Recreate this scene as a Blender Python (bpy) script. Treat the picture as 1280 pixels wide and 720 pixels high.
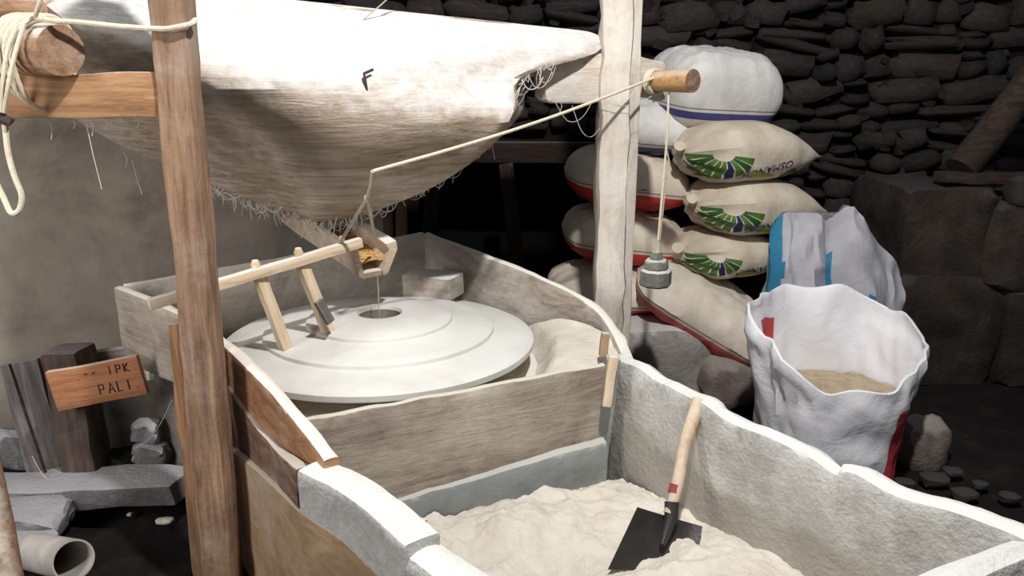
import bpy, bmesh, math, random
from mathutils import Vector, Matrix, noise
from mathutils.bvhtree import BVHTree
random.seed(7)
for o in list(bpy.data.objects): bpy.data.objects.remove(o, do_unlink=True)
S = bpy.context.scene; C = S.collection
# ------------------------------------------------------------------ camera, world, light, exposure
CAM = Vector((0, 0, 1.7)); PITCH = math.radians(15); FPX = 1000.0
cd = bpy.data.cameras.new('camera'); cam = bpy.data.objects.new('camera', cd); C.objects.link(cam)
cam.location = CAM; cam.rotation_euler = (math.radians(90) - PITCH, 0, 0)
cd.sensor_width = 36; cd.lens = 36 * FPX / 1280; cd.clip_start = 0.02; cd.clip_end = 60
S.camera = cam
w = bpy.data.worlds.new('world'); S.world = w; w.use_nodes = True
w.node_tree.nodes['Background'].inputs[0].default_value = (0.80, 0.88, 1.0, 1)
w.node_tree.nodes['Background'].inputs[1].default_value = 0.17
def area(name, loc, target, sx, sy, power, col):
    l = bpy.data.lights.new(name, 'AREA'); l.shape = 'RECTANGLE'; l.size = sx; l.size_y = sy; l.energy = power; l.color = col
    o = bpy.data.objects.new(name, l); C.objects.link(o); o.location = loc
    o.rotation_euler = (Vector(target) - Vector(loc)).to_track_quat('-Z', 'Y').to_euler(); return o
area('roof_hatch_daylight', (0.42, 1.15, 3.75), (-0.1, 2.8, 0.9), 0.13, 0.13, 138, (1.0, 0.99, 0.975))
area('side_fill_light', (-2.5, 0.7, 1.8), (-1.9, 3.2, 0.9), 0.8, 1.5, 56, (1.0, 0.97, 0.93))  # added fill lamp to brighten the left plaster wall; no doorway exists there
S.view_settings.view_transform = 'Standard'; S.view_settings.look = 'None'
S.view_settings.gamma = 1; S.view_settings.use_curve_mapping = False; S.view_settings.exposure = 0.0
# ------------------------------------------------------------------ measuring helpers
def P(u, v, z=None, Y=None):
    x = (u - 640) / FPX; y = -(v - 360) / FPX
    s, c = math.sin(PITCH), math.cos(PITCH)
    d = Vector((x, c + y * s, -s + y * c))
    t = (z - CAM.z) / d.z if z is not None else Y / d.y
    return CAM + d * t
def srgb(r, g, b):
    f = lambda q: (q / 255 / 12.92) if q / 255 <= 0.04045 else ((q / 255 + 0.055) / 1.055) ** 2.4
    return (f(r), f(g), f(b), 1)
def nz(p, s=1.0, o=0.0): return noise.noise(Vector((p[0] * s + o, p[1] * s + o * 1.7, p[2] * s - o)))
# ------------------------------------------------------------------ materials
FLOUR = srgb(228, 223, 212)
class NT:
    def __init__(s, name):
        s.m = bpy.data.materials.new(name); s.m.use_nodes = True; s.t = s.m.node_tree
        s.b = s.t.nodes['Principled BSDF']; s.out = s.t.nodes['Material Output']
    def n(s, typ, **k):
        q = s.t.nodes.new(typ)
        for a, v in k.items():
            if a.startswith('i_'): q.inputs[a[2:].replace('_', ' ')].default_value = v
            else: setattr(q, a, v)
        return q
    def l(s, a, b): s.t.links.new(a, b)
    def coord(s, scale=(1, 1, 1), kind='Object'):
        tc = s.n('ShaderNodeTexCoord'); mp = s.n('ShaderNodeMapping'); mp.inputs['Scale'].default_value = scale
        s.l(tc.outputs[kind], mp.inputs['Vector']); return mp.outputs['Vector']
    def noise(s, vec, scale, detail=6, rough=.6, dist=0):
        q = s.n('ShaderNodeTexNoise'); q.inputs['Scale'].default_value = scale; q.inputs['Detail'].default_value = detail
        q.inputs['Roughness'].default_value = rough; q.inputs['Distortion'].default_value = dist
        if vec is not None: s.l(vec, q.inputs['Vector'])
        return q.outputs['Fac']
    def ramp(s, fac, stops):
        r = s.n('ShaderNodeValToRGB'); e = r.color_ramp.elements
        e[0].position, e[0].color = stops[0]; e[1].position, e[1].color = stops[-1]
        for p, c in stops[1:-1]:
            q = e.new(p); q.color = c
        s.l(fac, r.inputs['Fac']); return r.outputs['Color']
    def mix(s, fac, a, b):
        q = s.n('ShaderNodeMix', data_type='RGBA')
        if hasattr(fac, 'links'): s.l(fac, q.inputs[0])
        else: q.inputs[0].default_value = fac
        for sock, v in ((q.inputs[6], a), (q.inputs[7], b)):
            if hasattr(v, 'links'): s.l(v, sock)
            else: sock.default_value = v
        return q.outputs[2]
    def math(s, op, a, b=0.0, clamp=False):
        q = s.n('ShaderNodeMath', operation=op, use_clamp=clamp)
        for i, v in enumerate((a, b)):
            if hasattr(v, 'links'): s.l(v, q.inputs[i])
            else: q.inputs[i].default_value = v
        return q.outputs[0]
    def bump(s, h, strength=.4, dist=.01):
        q = s.n('ShaderNodeBump'); q.inputs['Strength'].default_value = strength; q.inputs['Distance'].default_value = dist
        s.l(h, q.inputs['Height']); s.l(q.outputs['Normal'], s.b.inputs['Normal'])
    def fin(s, col, rough=.85):
        if hasattr(col, 'links'): s.l(col, s.b.inputs['Base Color'])
        else: s.b.inputs['Base Color'].default_value = col
        s.b.inputs['Roughness'].default_value = rough; s.b.inputs['Specular IOR Level'].default_value = .25
        return s.m
BW = lambda v: (v, v, v, 1)
def wood(name, dark, mid, light, dust=0.0, topdust=0.0, gs=(1.2, 14, 14), scale=3.0, bump=.5, dustcol=FLOUR, patch=2.5, rough=.85, soft=(.35, .62)):
    """dust: how much settled flour in patches; topdust: extra flour on faces that point up, also painted light on the hopper"""
    t = NT(name); v = t.coord(gs); v1 = t.coord((1, 1, 1))
    g = t.noise(v, scale, 8, .65, .6)
    col = t.ramp(g, [(.28, dark), (.48, mid), (.70, light)])
    big = t.noise(v1, 2.2, 3)
    col = t.mix(t.ramp(big, [(.35, BW(0)), (.75, BW(.55))]), col, dark)
    f = t.ramp(t.noise(v1, patch, 8, .7, .5), [(max(0, .62 - .5 * dust), BW(0)), (max(.05, .95 - .6 * dust), BW(min(1, dust * 1.1)))]) if dust > 0 else None
    if topdust > 0:
        ge = t.n('ShaderNodeNewGeometry'); sp = t.n('ShaderNodeSeparateXYZ'); t.l(ge.outputs['Normal'], sp.inputs[0])
        up = t.math('ADD', sp.outputs[2], t.math('MULTIPLY', t.math('SUBTRACT', t.noise(v1, 18, 5), .5), 1.0))
        up = t.ramp(up, [(soft[0], BW(0)), (soft[1], BW(topdust))])
        f = up if f is None else t.math('MAXIMUM', f, up)
    if f is not None: col = t.mix(f, col, dustcol)
    t.bump(t.math('ADD', t.math('MULTIPLY', g, .7), t.math('MULTIPLY', t.noise(v1, 45, 4), .4)), bump, .012)
    return t.fin(col, rough)
def rough_stone(name, dark, mid, light, dust=0.0, topdust=0.0, scale=4.0, bump=.6, dustcol=FLOUR, rough=.92, patch=3.0, rnd=0.0):
    t = NT(name); v = t.coord((1, 1, 1))
    if rnd:
        oi = t.n('ShaderNodeObjectInfo'); ad = t.n('ShaderNodeVectorMath', operation='ADD'); cb = t.n('ShaderNodeCombineXYZ')
        for i in range(3): t.l(t.math('MULTIPLY', oi.outputs['Random'], 37.0 + 11 * i), cb.inputs[i])
        t.l(v, ad.inputs[0]); t.l(cb.outputs[0], ad.inputs[1]); v = ad.outputs[0]
    g = t.noise(v, scale, 9, .68, .3)
    col = t.ramp(g, [(.3, dark), (.5, mid), (.72, light)])
    if rnd:
        tint = t.ramp(oi.outputs['Random'], [(0, srgb(96, 84, 80)), (.25, srgb(66, 62, 66)), (.5, srgb(118, 102, 90)), (.7, srgb(84, 86, 66)), (1, srgb(100, 76, 78))])
        col = t.mix(rnd, col, tint)
    f = None
    if dust > 0:
        f = t.ramp(t.noise(v, patch, 8, .7, .6), [(max(0, .62 - .5 * dust), BW(0)), (max(.05, .95 - .6 * dust), BW(min(1, dust * 1.1)))])
    if topdust > 0:
        ge = t.n('ShaderNodeNewGeometry'); sp = t.n('ShaderNodeSeparateXYZ'); t.l(ge.outputs['Normal'], sp.inputs[0])
        up = t.math('ADD', sp.outputs[2], t.math('MULTIPLY', t.math('SUBTRACT', t.noise(v, 16, 5), .5), 1.0))
        up = t.ramp(up, [(.35, BW(0)), (.62, BW(topdust))])
        f = up if f is None else t.math('MAXIMUM', f, up)
    if f is not None: col = t.mix(f, col, dustcol)
    t.bump(t.math('ADD', g, t.math('MULTIPLY', t.noise(v, scale * 9, 5), .5)), bump, .02)
    return t.fin(col, rough)
def plain(name, col, rough=.8, var=.12, scale=12, bump=.2, metal=0):
    t = NT(name); v = t.coord(); g = t.noise(v, scale, 6)
    d = tuple(c * (1 - var * 2) for c in col[:3]) + (1,)
    t.bump(t.noise(v, scale * 6, 4), bump, .004); m = t.fin(t.ramp(g, [(.3, d), (.65, col)]), rough); t.b.inputs['Metallic'].default_value = metal
    return m
def cloth(name, base, shade, stripe=None, z0=0, z1=0, line=None, transl=0.0, slope=0.0):
    """woven sack; a printed band of colour lies between local heights z0 and z1"""
    t = NT(name); v = t.coord(); g = t.noise(v, 5, 5)
    col = t.ramp(g, [(.35, shade), (.65, base)])
    if stripe:
        tc = t.n('ShaderNodeTexCoord'); sp = t.n('ShaderNodeSeparateXYZ'); t.l(tc.outputs['Object'], sp.inputs[0])
        h = t.math('ADD', sp.outputs[2], t.math('MULTIPLY', sp.outputs[0], slope))
        band = t.math('MULTIPLY', t.math('GREATER_THAN', h, z0), t.math('LESS_THAN', h, z1))
        col = t.mix(band, col, stripe)
        if line:
            b2 = t.math('MULTIPLY', t.math('GREATER_THAN', h, z1 + .014), t.math('LESS_THAN', h, z1 + .020))
            col = t.mix(b2, col, line)
    t.bump(t.math('ADD', t.noise(v, 9, 5, .6, 1.2), t.math('MULTIPLY', t.noise(v, 160, 2), .12)), .35, .02)
    m = t.fin(col, .55)
    if transl:
        tr = t.n('ShaderNodeBsdfTranslucent'); mx = t.n('ShaderNodeMixShader'); mx.inputs[0].default_value = transl
        t.l(col, tr.inputs[0]); t.l(t.b.outputs[0], mx.inputs[1]); t.l(tr.outputs[0], mx.inputs[2]); t.l(mx.outputs[0], t.out.inputs[0])
    return m
M = {}
M['post'] = wood('weathered_post_wood', srgb(98, 74, 58), srgb(144, 114, 90), srgb(178, 148, 122), .22, .4, (1.2, 13, 13), 3)
M['post_pale'] = wood('floury_post_wood', srgb(136, 116, 100), srgb(192, 174, 156), srgb(224, 212, 198), .62, .8, (1.2, 13, 13), 3, .6)
M['beam'] = wood('orange_beam_wood', srgb(116, 82, 56), srgb(160, 120, 86), srgb(190, 154, 118), .22, .5)
M['log'] = wood('log_wood', srgb(116, 84, 62), srgb(160, 126, 98), srgb(188, 160, 132), .2, .6)
M['plank'] = wood('plank_wood', srgb(112, 78, 54), srgb(158, 116, 84), srgb(186, 146, 112), .16, .95, (3, 3, 12), 3)
M['plank_dark'] = wood('dark_plank_wood', srgb(74, 56, 46), srgb(116, 90, 74), srgb(150, 124, 104), .22, .5, (3, 3, 12), 3)
M['panel'] = wood('tan_panel_wood', srgb(128, 104, 78), srgb(158, 132, 102), srgb(178, 154, 124), .25, .6, (3, 3, 8), 2, .3)
M['tub'] = wood('floury_tub_wood', srgb(116, 102, 92), srgb(152, 138, 126), srgb(182, 170, 158), .58, .98, (3, 3, 9), 3, .6)
M['tubfront'] = wood('tub_front_wood', srgb(112, 98, 88), srgb(144, 130, 118), srgb(168, 156, 144), .5, .95, (1.5, 1.5, 12), 3, .6, srgb(206, 199, 182), 3.0)
M['hopper'] = wood('hopper_wood', srgb(116, 98, 82), srgb(160, 142, 124), srgb(194, 180, 164), .32, .95, (.55, 4, 20), 3, 1.0, srgb(238, 234, 230), 2.6, soft=(-.2, 1.0))  # flour dust plus painted light: faces whiten smoothly as they turn upward
M['stick'] = wood('floury_stick_wood', srgb(176, 146, 112), srgb(212, 190, 160), srgb(232, 218, 196), .35, .9, (1.2, 14, 14), 3, .3)
M['shoe'] = wood('shoe_wood', srgb(120, 90, 66), srgb(164, 138, 112), srgb(196, 178, 156), .45, .7)
M['peg'] = wood('turned_peg_wood', srgb(148, 108, 66), srgb(190, 150, 102), srgb(210, 174, 128), .08, .3)
M['sign'] = wood('sign_board_wood', srgb(128, 82, 56), srgb(166, 112, 78), srgb(184, 134, 98), .05, .5)
M['darkwood'] = wood('old_dark_wood', srgb(28, 20, 17), srgb(48, 36, 30), srgb(70, 54, 45), .05, .2)
M['oldlog'] = wood('old_brown_log', srgb(38, 30, 25), srgb(62, 50, 42), srgb(84, 70, 60))
M['greywood'] = wood('dusty_grey_wood', srgb(70, 64, 64), srgb(108, 100, 98), srgb(136, 128, 124), .3, .55, dustcol=srgb(178, 174, 176))
M['stump'] = wood('stump_wood', srgb(50, 40, 36), srgb(82, 68, 60), srgb(110, 96, 88), .18, .5, (1.2, 9, 9), 3, dustcol=srgb(150, 142, 142))
M['bin'] = rough_stone('floury_bin_plaster', srgb(144, 141, 136), srgb(170, 168, 163), srgb(190, 188, 183), .55, .93, 6, .7, srgb(226, 224, 218), patch=5)
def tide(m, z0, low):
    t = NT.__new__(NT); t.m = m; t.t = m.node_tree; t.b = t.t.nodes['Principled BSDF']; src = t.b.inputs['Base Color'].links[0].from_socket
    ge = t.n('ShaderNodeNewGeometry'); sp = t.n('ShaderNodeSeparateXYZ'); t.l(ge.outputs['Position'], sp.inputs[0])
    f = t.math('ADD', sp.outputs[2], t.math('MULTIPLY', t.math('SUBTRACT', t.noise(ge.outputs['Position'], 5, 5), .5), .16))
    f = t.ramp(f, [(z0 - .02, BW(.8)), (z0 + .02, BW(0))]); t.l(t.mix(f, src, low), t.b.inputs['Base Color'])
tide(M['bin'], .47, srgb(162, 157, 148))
M['binband'] = rough_stone('grey_stone_sill', srgb(116, 120, 120), srgb(134, 138, 136), srgb(150, 152, 148), .2, .4, 4, .35)
M['base'] = rough_stone('mill_base_plaster', srgb(96, 90, 86), srgb(124, 118, 112), srgb(146, 140, 134), .2, .6, 5, .6)
M['flour'] = rough_stone('flour', srgb(204, 194, 178), srgb(214, 206, 192), srgb(222, 214, 202), 0, 0, 9, .55, rough=.97)
M['stone'] = rough_stone('floury_millstone', srgb(198, 195, 187), srgb(212, 210, 203), srgb(222, 220, 214), 0, 0, 3, .12, rough=.95)
M['stoneside'] = rough_stone('millstone_side', srgb(120, 112, 100), srgb(140, 132, 118), srgb(160, 152, 138), .15, .9, 6, .3)
M['bedstone'] = rough_stone('bedstone_skin', srgb(168, 160, 144), srgb(184, 176, 160), srgb(200, 192, 178), .3, .9, 6, .3)
M['plaster'] = rough_stone('smoky_wall_plaster', srgb(104, 96, 87), srgb(138, 129, 118), srgb(160, 151, 140), .12, 0, 2.2, .35, srgb(168, 162, 154), patch=1.6)
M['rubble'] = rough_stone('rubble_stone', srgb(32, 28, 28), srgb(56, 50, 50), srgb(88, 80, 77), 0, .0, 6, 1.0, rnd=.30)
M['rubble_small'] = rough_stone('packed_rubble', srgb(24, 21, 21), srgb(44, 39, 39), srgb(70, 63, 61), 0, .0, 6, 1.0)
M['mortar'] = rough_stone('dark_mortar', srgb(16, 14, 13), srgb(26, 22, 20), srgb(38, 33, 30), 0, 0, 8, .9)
M['shade_black'] = plain('painted_shade_black', srgb(14, 12, 12), .95)  # near-black paint stands in for the shade inside the wall opening
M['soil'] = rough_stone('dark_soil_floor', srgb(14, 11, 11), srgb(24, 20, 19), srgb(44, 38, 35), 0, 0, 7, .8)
M['rock'] = rough_stone('floor_rock', srgb(78, 68, 62), srgb(112, 100, 92), srgb(142, 130, 122), .15, .5, 6, .8, srgb(170, 162, 154))
M['rockdark'] = rough_stone('dark_rock', srgb(34, 28, 24), srgb(54, 46, 40), srgb(76, 66, 58), 0, .25, 5, .9, srgb(96, 94, 98))
M['slab'] = rough_stone('grey_slab_stone', srgb(66, 63, 64), srgb(94, 91, 92), srgb(122, 119, 120), .3, .6, 6, .7, srgb(178, 176, 180))
M['platform'] = rough_stone('sack_bench_stone', srgb(104, 97, 92), srgb(138, 131, 125), srgb(168, 162, 156), .35, .9, 4, .7, srgb(196, 192, 188))
M['rope'] = plain('cream_rope', srgb(226, 214, 190), .8, .12, 60, .5)
M['ropegrey'] = plain('old_grey_rope', srgb(196, 184, 164), .85, .15, 60, .5)
M['knot'] = plain('dirty_knot', srgb(70, 60, 52), .9)
M['wire'] = plain('rusty_wire', srgb(74, 56, 48), .7)
M['web'] = plain('cobweb_strand', srgb(206, 198, 188), .9)
M['weight'] = rough_stone('grey_weight_iron', srgb(92, 92, 86), srgb(122, 122, 114), srgb(152, 152, 144), .25, .85, 12, .6, srgb(216, 216, 208))
M['steel'] = plain('blackened_steel', srgb(66, 62, 62), .45, .25, 14, .25, .4)
M['grain'] = plain('golden_grain', srgb(224, 182, 116), .7, .2, 60, .3)
M['grainpale'] = plain('pale_grain', srgb(222, 204, 172), .7)
M['handle'] = wood('shovel_handle_wood', srgb(156, 126, 96), srgb(196, 170, 140), srgb(216, 196, 170), .45, .3, (14, 14, 1.3), 3, .3)
M['redpaint'] = plain('worn_red_paint', srgb(150, 70, 66), .7)
M['pvc'] = plain('dirty_white_plastic_pipe', srgb(190, 184, 176), .5, .2, 6, .15)
M['ink'] = plain('dark_ink', srgb(48, 34, 30), .8, .1)
M['navy'] = plain('navy_print', srgb(44, 40, 96), .5, .1)
M['green'] = plain('green_print', srgb(78, 118, 50), .5, .2, 30)
M['greendark'] = plain('dark_green_print', srgb(44, 84, 40), .5, .2, 30)
M['lime'] = plain('lime_print', srgb(164, 164, 66), .5, .15, 20)
M['cream'] = cloth('cream_sack_weave', srgb(216, 204, 184), srgb(192, 178, 158))
M['creamred'] = cloth('cream_sack_with_red_band', srgb(218, 206, 188), srgb(196, 182, 164), srgb(188, 60, 56), -.2, -.03, srgb(120, 104, 96), slope=0)
M['whiteblue'] = cloth('white_sack_with_blue_band', srgb(226, 224, 218), srgb(206, 202, 196), srgb(74, 74, 132), -.115, -.075, srgb(120, 118, 120))
M['drape'] = cloth('cream_sack_with_red_hem', srgb(222, 210, 194), srgb(200, 188, 170), srgb(204, 98, 96), -.3, -.045, srgb(110, 92, 86))
M['bag'] = cloth('white_plastic_weave', srgb(247, 246, 248), srgb(238, 236, 240), transl=.15)
M['bagred'] = cloth('red_plastic_print', srgb(222, 82, 88), srgb(206, 72, 78), transl=.15)
M['film'] = cloth('milky_plastic_film', srgb(206, 204, 210), srgb(184, 182, 190), transl=.25)
M['filmblue'] = cloth('blue_plastic_print', srgb(60, 140, 178), srgb(50, 122, 160), transl=.15)
M['bran'] = rough_stone('beige_bran', srgb(160, 140, 112), srgb(186, 168, 138), srgb(204, 188, 160), 0, 0, 14, .6)
# ------------------------------------------------------------------ object helpers
def tag(o, label, cat, group=None, kind=None):
    if label: o['label'] = label
    if cat: o['category'] = cat
    if group: o['group'] = group
    if kind: o['kind'] = kind
    return o
def empty(name, loc=(0, 0, 0), rot=(0, 0, 0)):
    o = bpy.data.objects.new(name, None); C.objects.link(o); o.location = loc; o.rotation_euler = rot; o.empty_display_size = .05; return o
def crease(me, ang=.62):
    bm = bmesh.new(); bm.from_mesh(me)
    for e in bm.edges: e.smooth = not (len(e.link_faces) == 2 and e.calc_face_angle(0) > ang)
    bm.to_mesh(me); bm.free()
def link(name, me, mat, parent=None, smooth=True):
    o = bpy.data.objects.new(name, me); C.objects.link(o)
    if mat is not None and not me.materials: me.materials.append(M[mat] if isinstance(mat, str) else mat)
    if smooth:
        for p in me.polygons: p.use_smooth = True
        crease(me)
    if parent is not None:
        o.parent = parent
    return o
def local(o, parent):
    """parent o, whose mesh is in world coordinates, under parent without moving it"""
    bpy.context.view_layer.update()
    o.parent = parent; o.matrix_parent_inverse = parent.matrix_world.inverted(); return o
def mesh(name, vs, fs):
    me = bpy.data.meshes.new(name); me.from_pydata([tuple(v) for v in vs], [], fs); me.update()
    bm = bmesh.new(); bm.from_mesh(me); bmesh.ops.recalc_face_normals(bm, faces=bm.faces); bm.to_mesh(me); bm.free(); return me
def frame(d):
    d = d.normalized(); up = Vector((0, 0, 1)) if abs(d.z) < .95 else Vector((0, 1, 0))
    a = d.cross(up).normalized(); b = a.cross(d).normalized(); return d, a, b
def smoothpts(pts, n):
    """Catmull-Rom through points of any dimension"""
    out = []; N = len(pts)
    for i in range(N - 1):
        p0 = pts[max(i - 1, 0)]; p1 = pts[i]; p2 = pts[i + 1]; p3 = pts[min(i + 2, N - 1)]
        for k in range(n):
            t = k / n
            out.append(tuple(.5 * ((2 * b) + (-a + c) * t + (2 * a - 5 * b + 4 * c - d) * t * t + (-a + 3 * b - 3 * c + d) * t ** 3) for a, b, c, d in zip(p0, p1, p2, p3)))
    out.append(tuple(pts[-1])); return out
def tube_data(pts, rad, seg=8, rough=0, vs=None, fs=None, squash=1.0):
    vs = [] if vs is None else vs; fs = [] if fs is None else fs
    pts = [Vector(p) for p in pts]; n = len(pts)
    r = rad if isinstance(rad, (list, tuple)) else [rad] * n
    base = len(vs); a = None
    for i, p in enumerate(pts):
        d = (pts[min(i + 1, n - 1)] - pts[max(i - 1, 0)]).normalized()
        if a is None: _, a, b = frame(d)
        a = (a - d * a.dot(d)).normalized(); b = a.cross(d)
        for k in range(seg):
            an = 2 * math.pi * k / seg; q = a * math.cos(an) + b * math.sin(an) * squash
            rr = r[i] * (1 + (rough * nz(p + q * r[i], 14) if rough else 0))
            vs.append(p + q * rr)
    for i in range(n - 1):
        for k in range(seg):
            A = base + i * seg + k; B = base + i * seg + (k + 1) % seg
            fs.append((A, B, B + seg, A + seg))
    fs.append(tuple(base + k for k in range(seg))[::-1]); fs.append(tuple(base + (n - 1) * seg + k for k in range(seg)))
    return vs, fs
def tube(name, pts, rad, mat, parent=None, seg=8, rough=0, squash=1.0):
    vs, fs = tube_data(pts, rad, seg, rough, squash=squash); o = link(name, mesh(name, vs, fs), mat)
    if parent is not None: local(o, parent)
    return o
def board(name, p0, p1, wid, thk, mat, parent=None, roll=0.0, jit=.004, bev=.006, n=8, taper=1.0, seed=0, zup=None):
    """a sawn board or beam between two points; its own X axis runs along the grain"""
    p0 = Vector(p0); p1 = Vector(p1); L = (p1 - p0).length
    d, a, b = frame(p1 - p0)
    R = Matrix((d, a, b)).transposed(); R = R @ Matrix.Rotation(roll, 3, 'X')
    bm = bmesh.new(); bmesh.ops.create_cube(bm, size=1)
    for v in bm.verts: v.co = Vector((v.co.x * L, v.co.y * thk, v.co.z * wid))
    ed = [e for e in bm.edges if abs((e.verts[0].co - e.verts[1].co).x) > L * .5]
    bmesh.ops.subdivide_edges(bm, edges=ed, cuts=n)
    if bev:
        sharp = [e for e in bm.edges if len(e.link_faces) == 2 and e.calc_face_angle() > .5]
        bmesh.ops.bevel(bm, geom=sharp, offset=min(bev, thk * .3, wid * .3), segments=2, affect='EDGES', profile=.6)
    for v in bm.verts:
        f = v.co.x / L + .5; s = 1 + (taper - 1) * f
        v.co.y *= s; v.co.z *= s
        v.co.y += jit * nz(v.co, 9, seed + 3); v.co.z += jit * 1.4 * nz(v.co, 6, seed + 8); v.co.x += jit * nz(v.co, 12, seed)
    me = bpy.data.meshes.new(name); bm.to_mesh(me); bm.free()
    o = link(name, me, mat)
    o.matrix_world = Matrix.Translation((p0 + p1) / 2) @ R.to_4x4()
    if parent is not None:
        mw = o.matrix_world.copy(); local(o, parent); o.matrix_world = mw
    return o
def strip(name, path, thk, mat, parent=None, n=6, nh=6, amp=.004, fr=7, side=1, rim=.5, topamp=None, seed=0, sm=True):
    """a standing wall or plank along path [(x, y, ztop, zbottom)]; thk is laid to the given side of the path"""
    pts = smoothpts(path, n) if sm else path
    vs, fs = [], []; N = len(pts); topamp = amp if topamp is None else topamp
    for i, (x, y, zt, zb) in enumerate(pts):
        q0 = pts[max(i - 1, 0)]; q1 = pts[min(i + 1, N - 1)]
        d = Vector((q1[0] - q0[0], q1[1] - q0[1], 0)).normalized(); nn = Vector((-d.y, d.x, 0)) * side
        zt += topamp * nz((x, y, 0), fr * 1.3, seed + 5)
        r = min(thk * rim * .5, (zt - zb) * .3)
        prof = []
        for k in range(nh + 1): prof.append((0, zb + (zt - r - zb) * k / nh))
        prof += [(r * .3, zt - r * .3), (r, zt), (thk * .5, zt + r * .15), (thk - r, zt), (thk - r * .3, zt - r * .3)]
        for k in range(nh + 1): prof.append((thk, zt - r - (zt - r - zb) * k / nh))
        K = len(prof)
        for off, z in prof:
            p = Vector((x, y, z)) + nn * off
            e = nz(p, fr, seed) * amp + nz(p, fr * 3.1, seed + 2) * amp * .5
            p += nn * e * (1 if off > thk * .5 else -1); p.z += .5 * e
            vs.append(p)
    for i in range(N - 1):
        for k in range(K):
            A = i * K + k; B = i * K + (k + 1) % K; fs.append((A, B, B + K, A + K))
    fs.append(tuple(range(K))); fs.append(tuple((N - 1) * K + k for k in range(K))[::-1])
    o = link(name, mesh(name, vs, fs), mat)
    if parent is not None: local(o, parent)
    return o
def lathe(name, prof, mat, loc=(0, 0, 0), seg=64, parent=None, amp=0.0, close=False):
    vs, fs = [], []
    for r, z in prof:
        for k in range(seg):
            an = 2 * math.pi * k / seg; e = 1 + amp * nz((math.cos(an) * 2, math.sin(an) * 2, z * 8), 1.5)
            vs.append((r * math.cos(an) * e, r * math.sin(an) * e, z))
    n = len(prof)
    for i in range(n - 1):
        for k in range(seg):
            A = i * seg + k; B = i * seg + (k + 1) % seg; fs.append((A, B, B + seg, A + seg))
    if close: fs.append(tuple(range(seg))[::-1]); fs.append(tuple((n - 1) * seg + k for k in range(seg)))
    o = link(name, mesh(name, vs, fs), mat); o.location = loc
    if parent is not None: o.parent = parent
    return o
def rock(name, loc, size, mat, parent=None, seed=0, rotz=0, box=.5, sub=3, amp=.22):
    bm = bmesh.new(); bmesh.ops.create_icosphere(bm, subdivisions=sub, radius=1)
    for v in bm.verts:
        p = v.co.copy(); m = max(abs(p.x), abs(p.y), abs(p.z)); p = p * ((1 - box) + box / m) * .85
        p *= 1 + amp * nz(v.co, 1.3, seed) + amp * .35 * nz(v.co, 4, seed + 9)
        v.co = Vector((p.x * size[0], p.y * size[1], p.z * size[2]))
    me = bpy.data.meshes.new(name); bm.to_mesh(me); bm.free()
    o = link(name, me, mat); o.location = loc; o.rotation_euler = (0, 0, rotz)
    if parent is not None: local(o, parent)
    return o
def text_mesh(body, size):
    cu = bpy.data.curves.new('lettering', 'FONT'); cu.body = body; cu.size = size; cu.align_x = 'CENTER'; cu.align_y = 'CENTER'; cu.resolution_u = 3
    t = bpy.data.objects.new('lettering', cu); C.objects.link(t); bpy.context.view_layer.update()
    me = bpy.data.meshes.new_from_object(t.evaluated_get(bpy.context.evaluated_depsgraph_get()))
    bpy.data.objects.remove(t, do_unlink=True); bpy.data.curves.remove(cu); return me
def decal(name, sack, vs2, faces, mat, off=.003, d=Vector((0, 1, 0))):
    """flat print laid on the skin of a sack: 2-D points in its local XZ plane are dropped onto the surface"""
    bvh = BVHTree.FromPolygons([v.co for v in sack.data.vertices], [p.vertices[:] for p in sack.data.polygons])
    out = []; last = 0
    for x, z in vs2:
        hit = bvh.ray_cast(Vector((x, -2, z)), d)
        if hit[0] is None: out.append(None)
        else:
            nn = hit[1] if hit[1].y < 0 else -hit[1]; out.append(hit[0] + nn * off)
    fs = [f for f in faces if all(out[i] is not None for i in f)]
    me = bpy.data.meshes.new(name); me.from_pydata([tuple(p) if p is not None else (0, 0, 0) for p in out], [], fs)
    bm = bmesh.new(); bm.from_mesh(me); bmesh.ops.delete(bm, geom=[v for v in bm.verts if not v.link_faces], context='VERTS'); bm.to_mesh(me); bm.free()
    o = link(name, me, mat); o.parent = sack; return o
# ------------------------------------------------------------------ setting: floor, walls
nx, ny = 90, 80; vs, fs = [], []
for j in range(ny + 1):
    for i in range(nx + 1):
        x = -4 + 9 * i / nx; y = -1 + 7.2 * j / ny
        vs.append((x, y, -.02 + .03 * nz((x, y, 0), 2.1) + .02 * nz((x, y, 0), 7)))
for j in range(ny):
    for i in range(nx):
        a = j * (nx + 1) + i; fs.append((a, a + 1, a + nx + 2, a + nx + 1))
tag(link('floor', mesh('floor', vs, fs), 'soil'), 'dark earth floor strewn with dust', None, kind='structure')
YB = 5.2
def solid(name, x0, x1, y0, y1, z0, z1, mat, parent=None, kind=None):
    bm = bmesh.new(); bmesh.ops.create_cube(bm, size=1)
    for v in bm.verts: v.co = Vector(((x0 + x1) / 2 + v.co.x * (x1 - x0), (y0 + y1) / 2 + v.co.y * (y1 - y0), (z0 + z1) / 2 + v.co.z * (z1 - z0)))
    me = bpy.data.meshes.new(name); bm.to_mesh(me); bm.free(); o = link(name, me, mat, smooth=False)
    if parent: local(o, parent)
    if kind: o['kind'] = kind
    return o
wb = empty('wall_back', (0, YB, 0)); wb['kind'] = 'structure'; wb['label'] = 'dark rubble stone wall at the back of the mill'
OP0, OP1, OPZ = -.62, .52, 1.16          # low dark opening behind the mill
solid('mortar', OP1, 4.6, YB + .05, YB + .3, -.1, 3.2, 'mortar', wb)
solid('mortar', -4.2, OP0, YB + .05, YB + .3, -.1, 3.2, 'mortar', wb)
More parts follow.
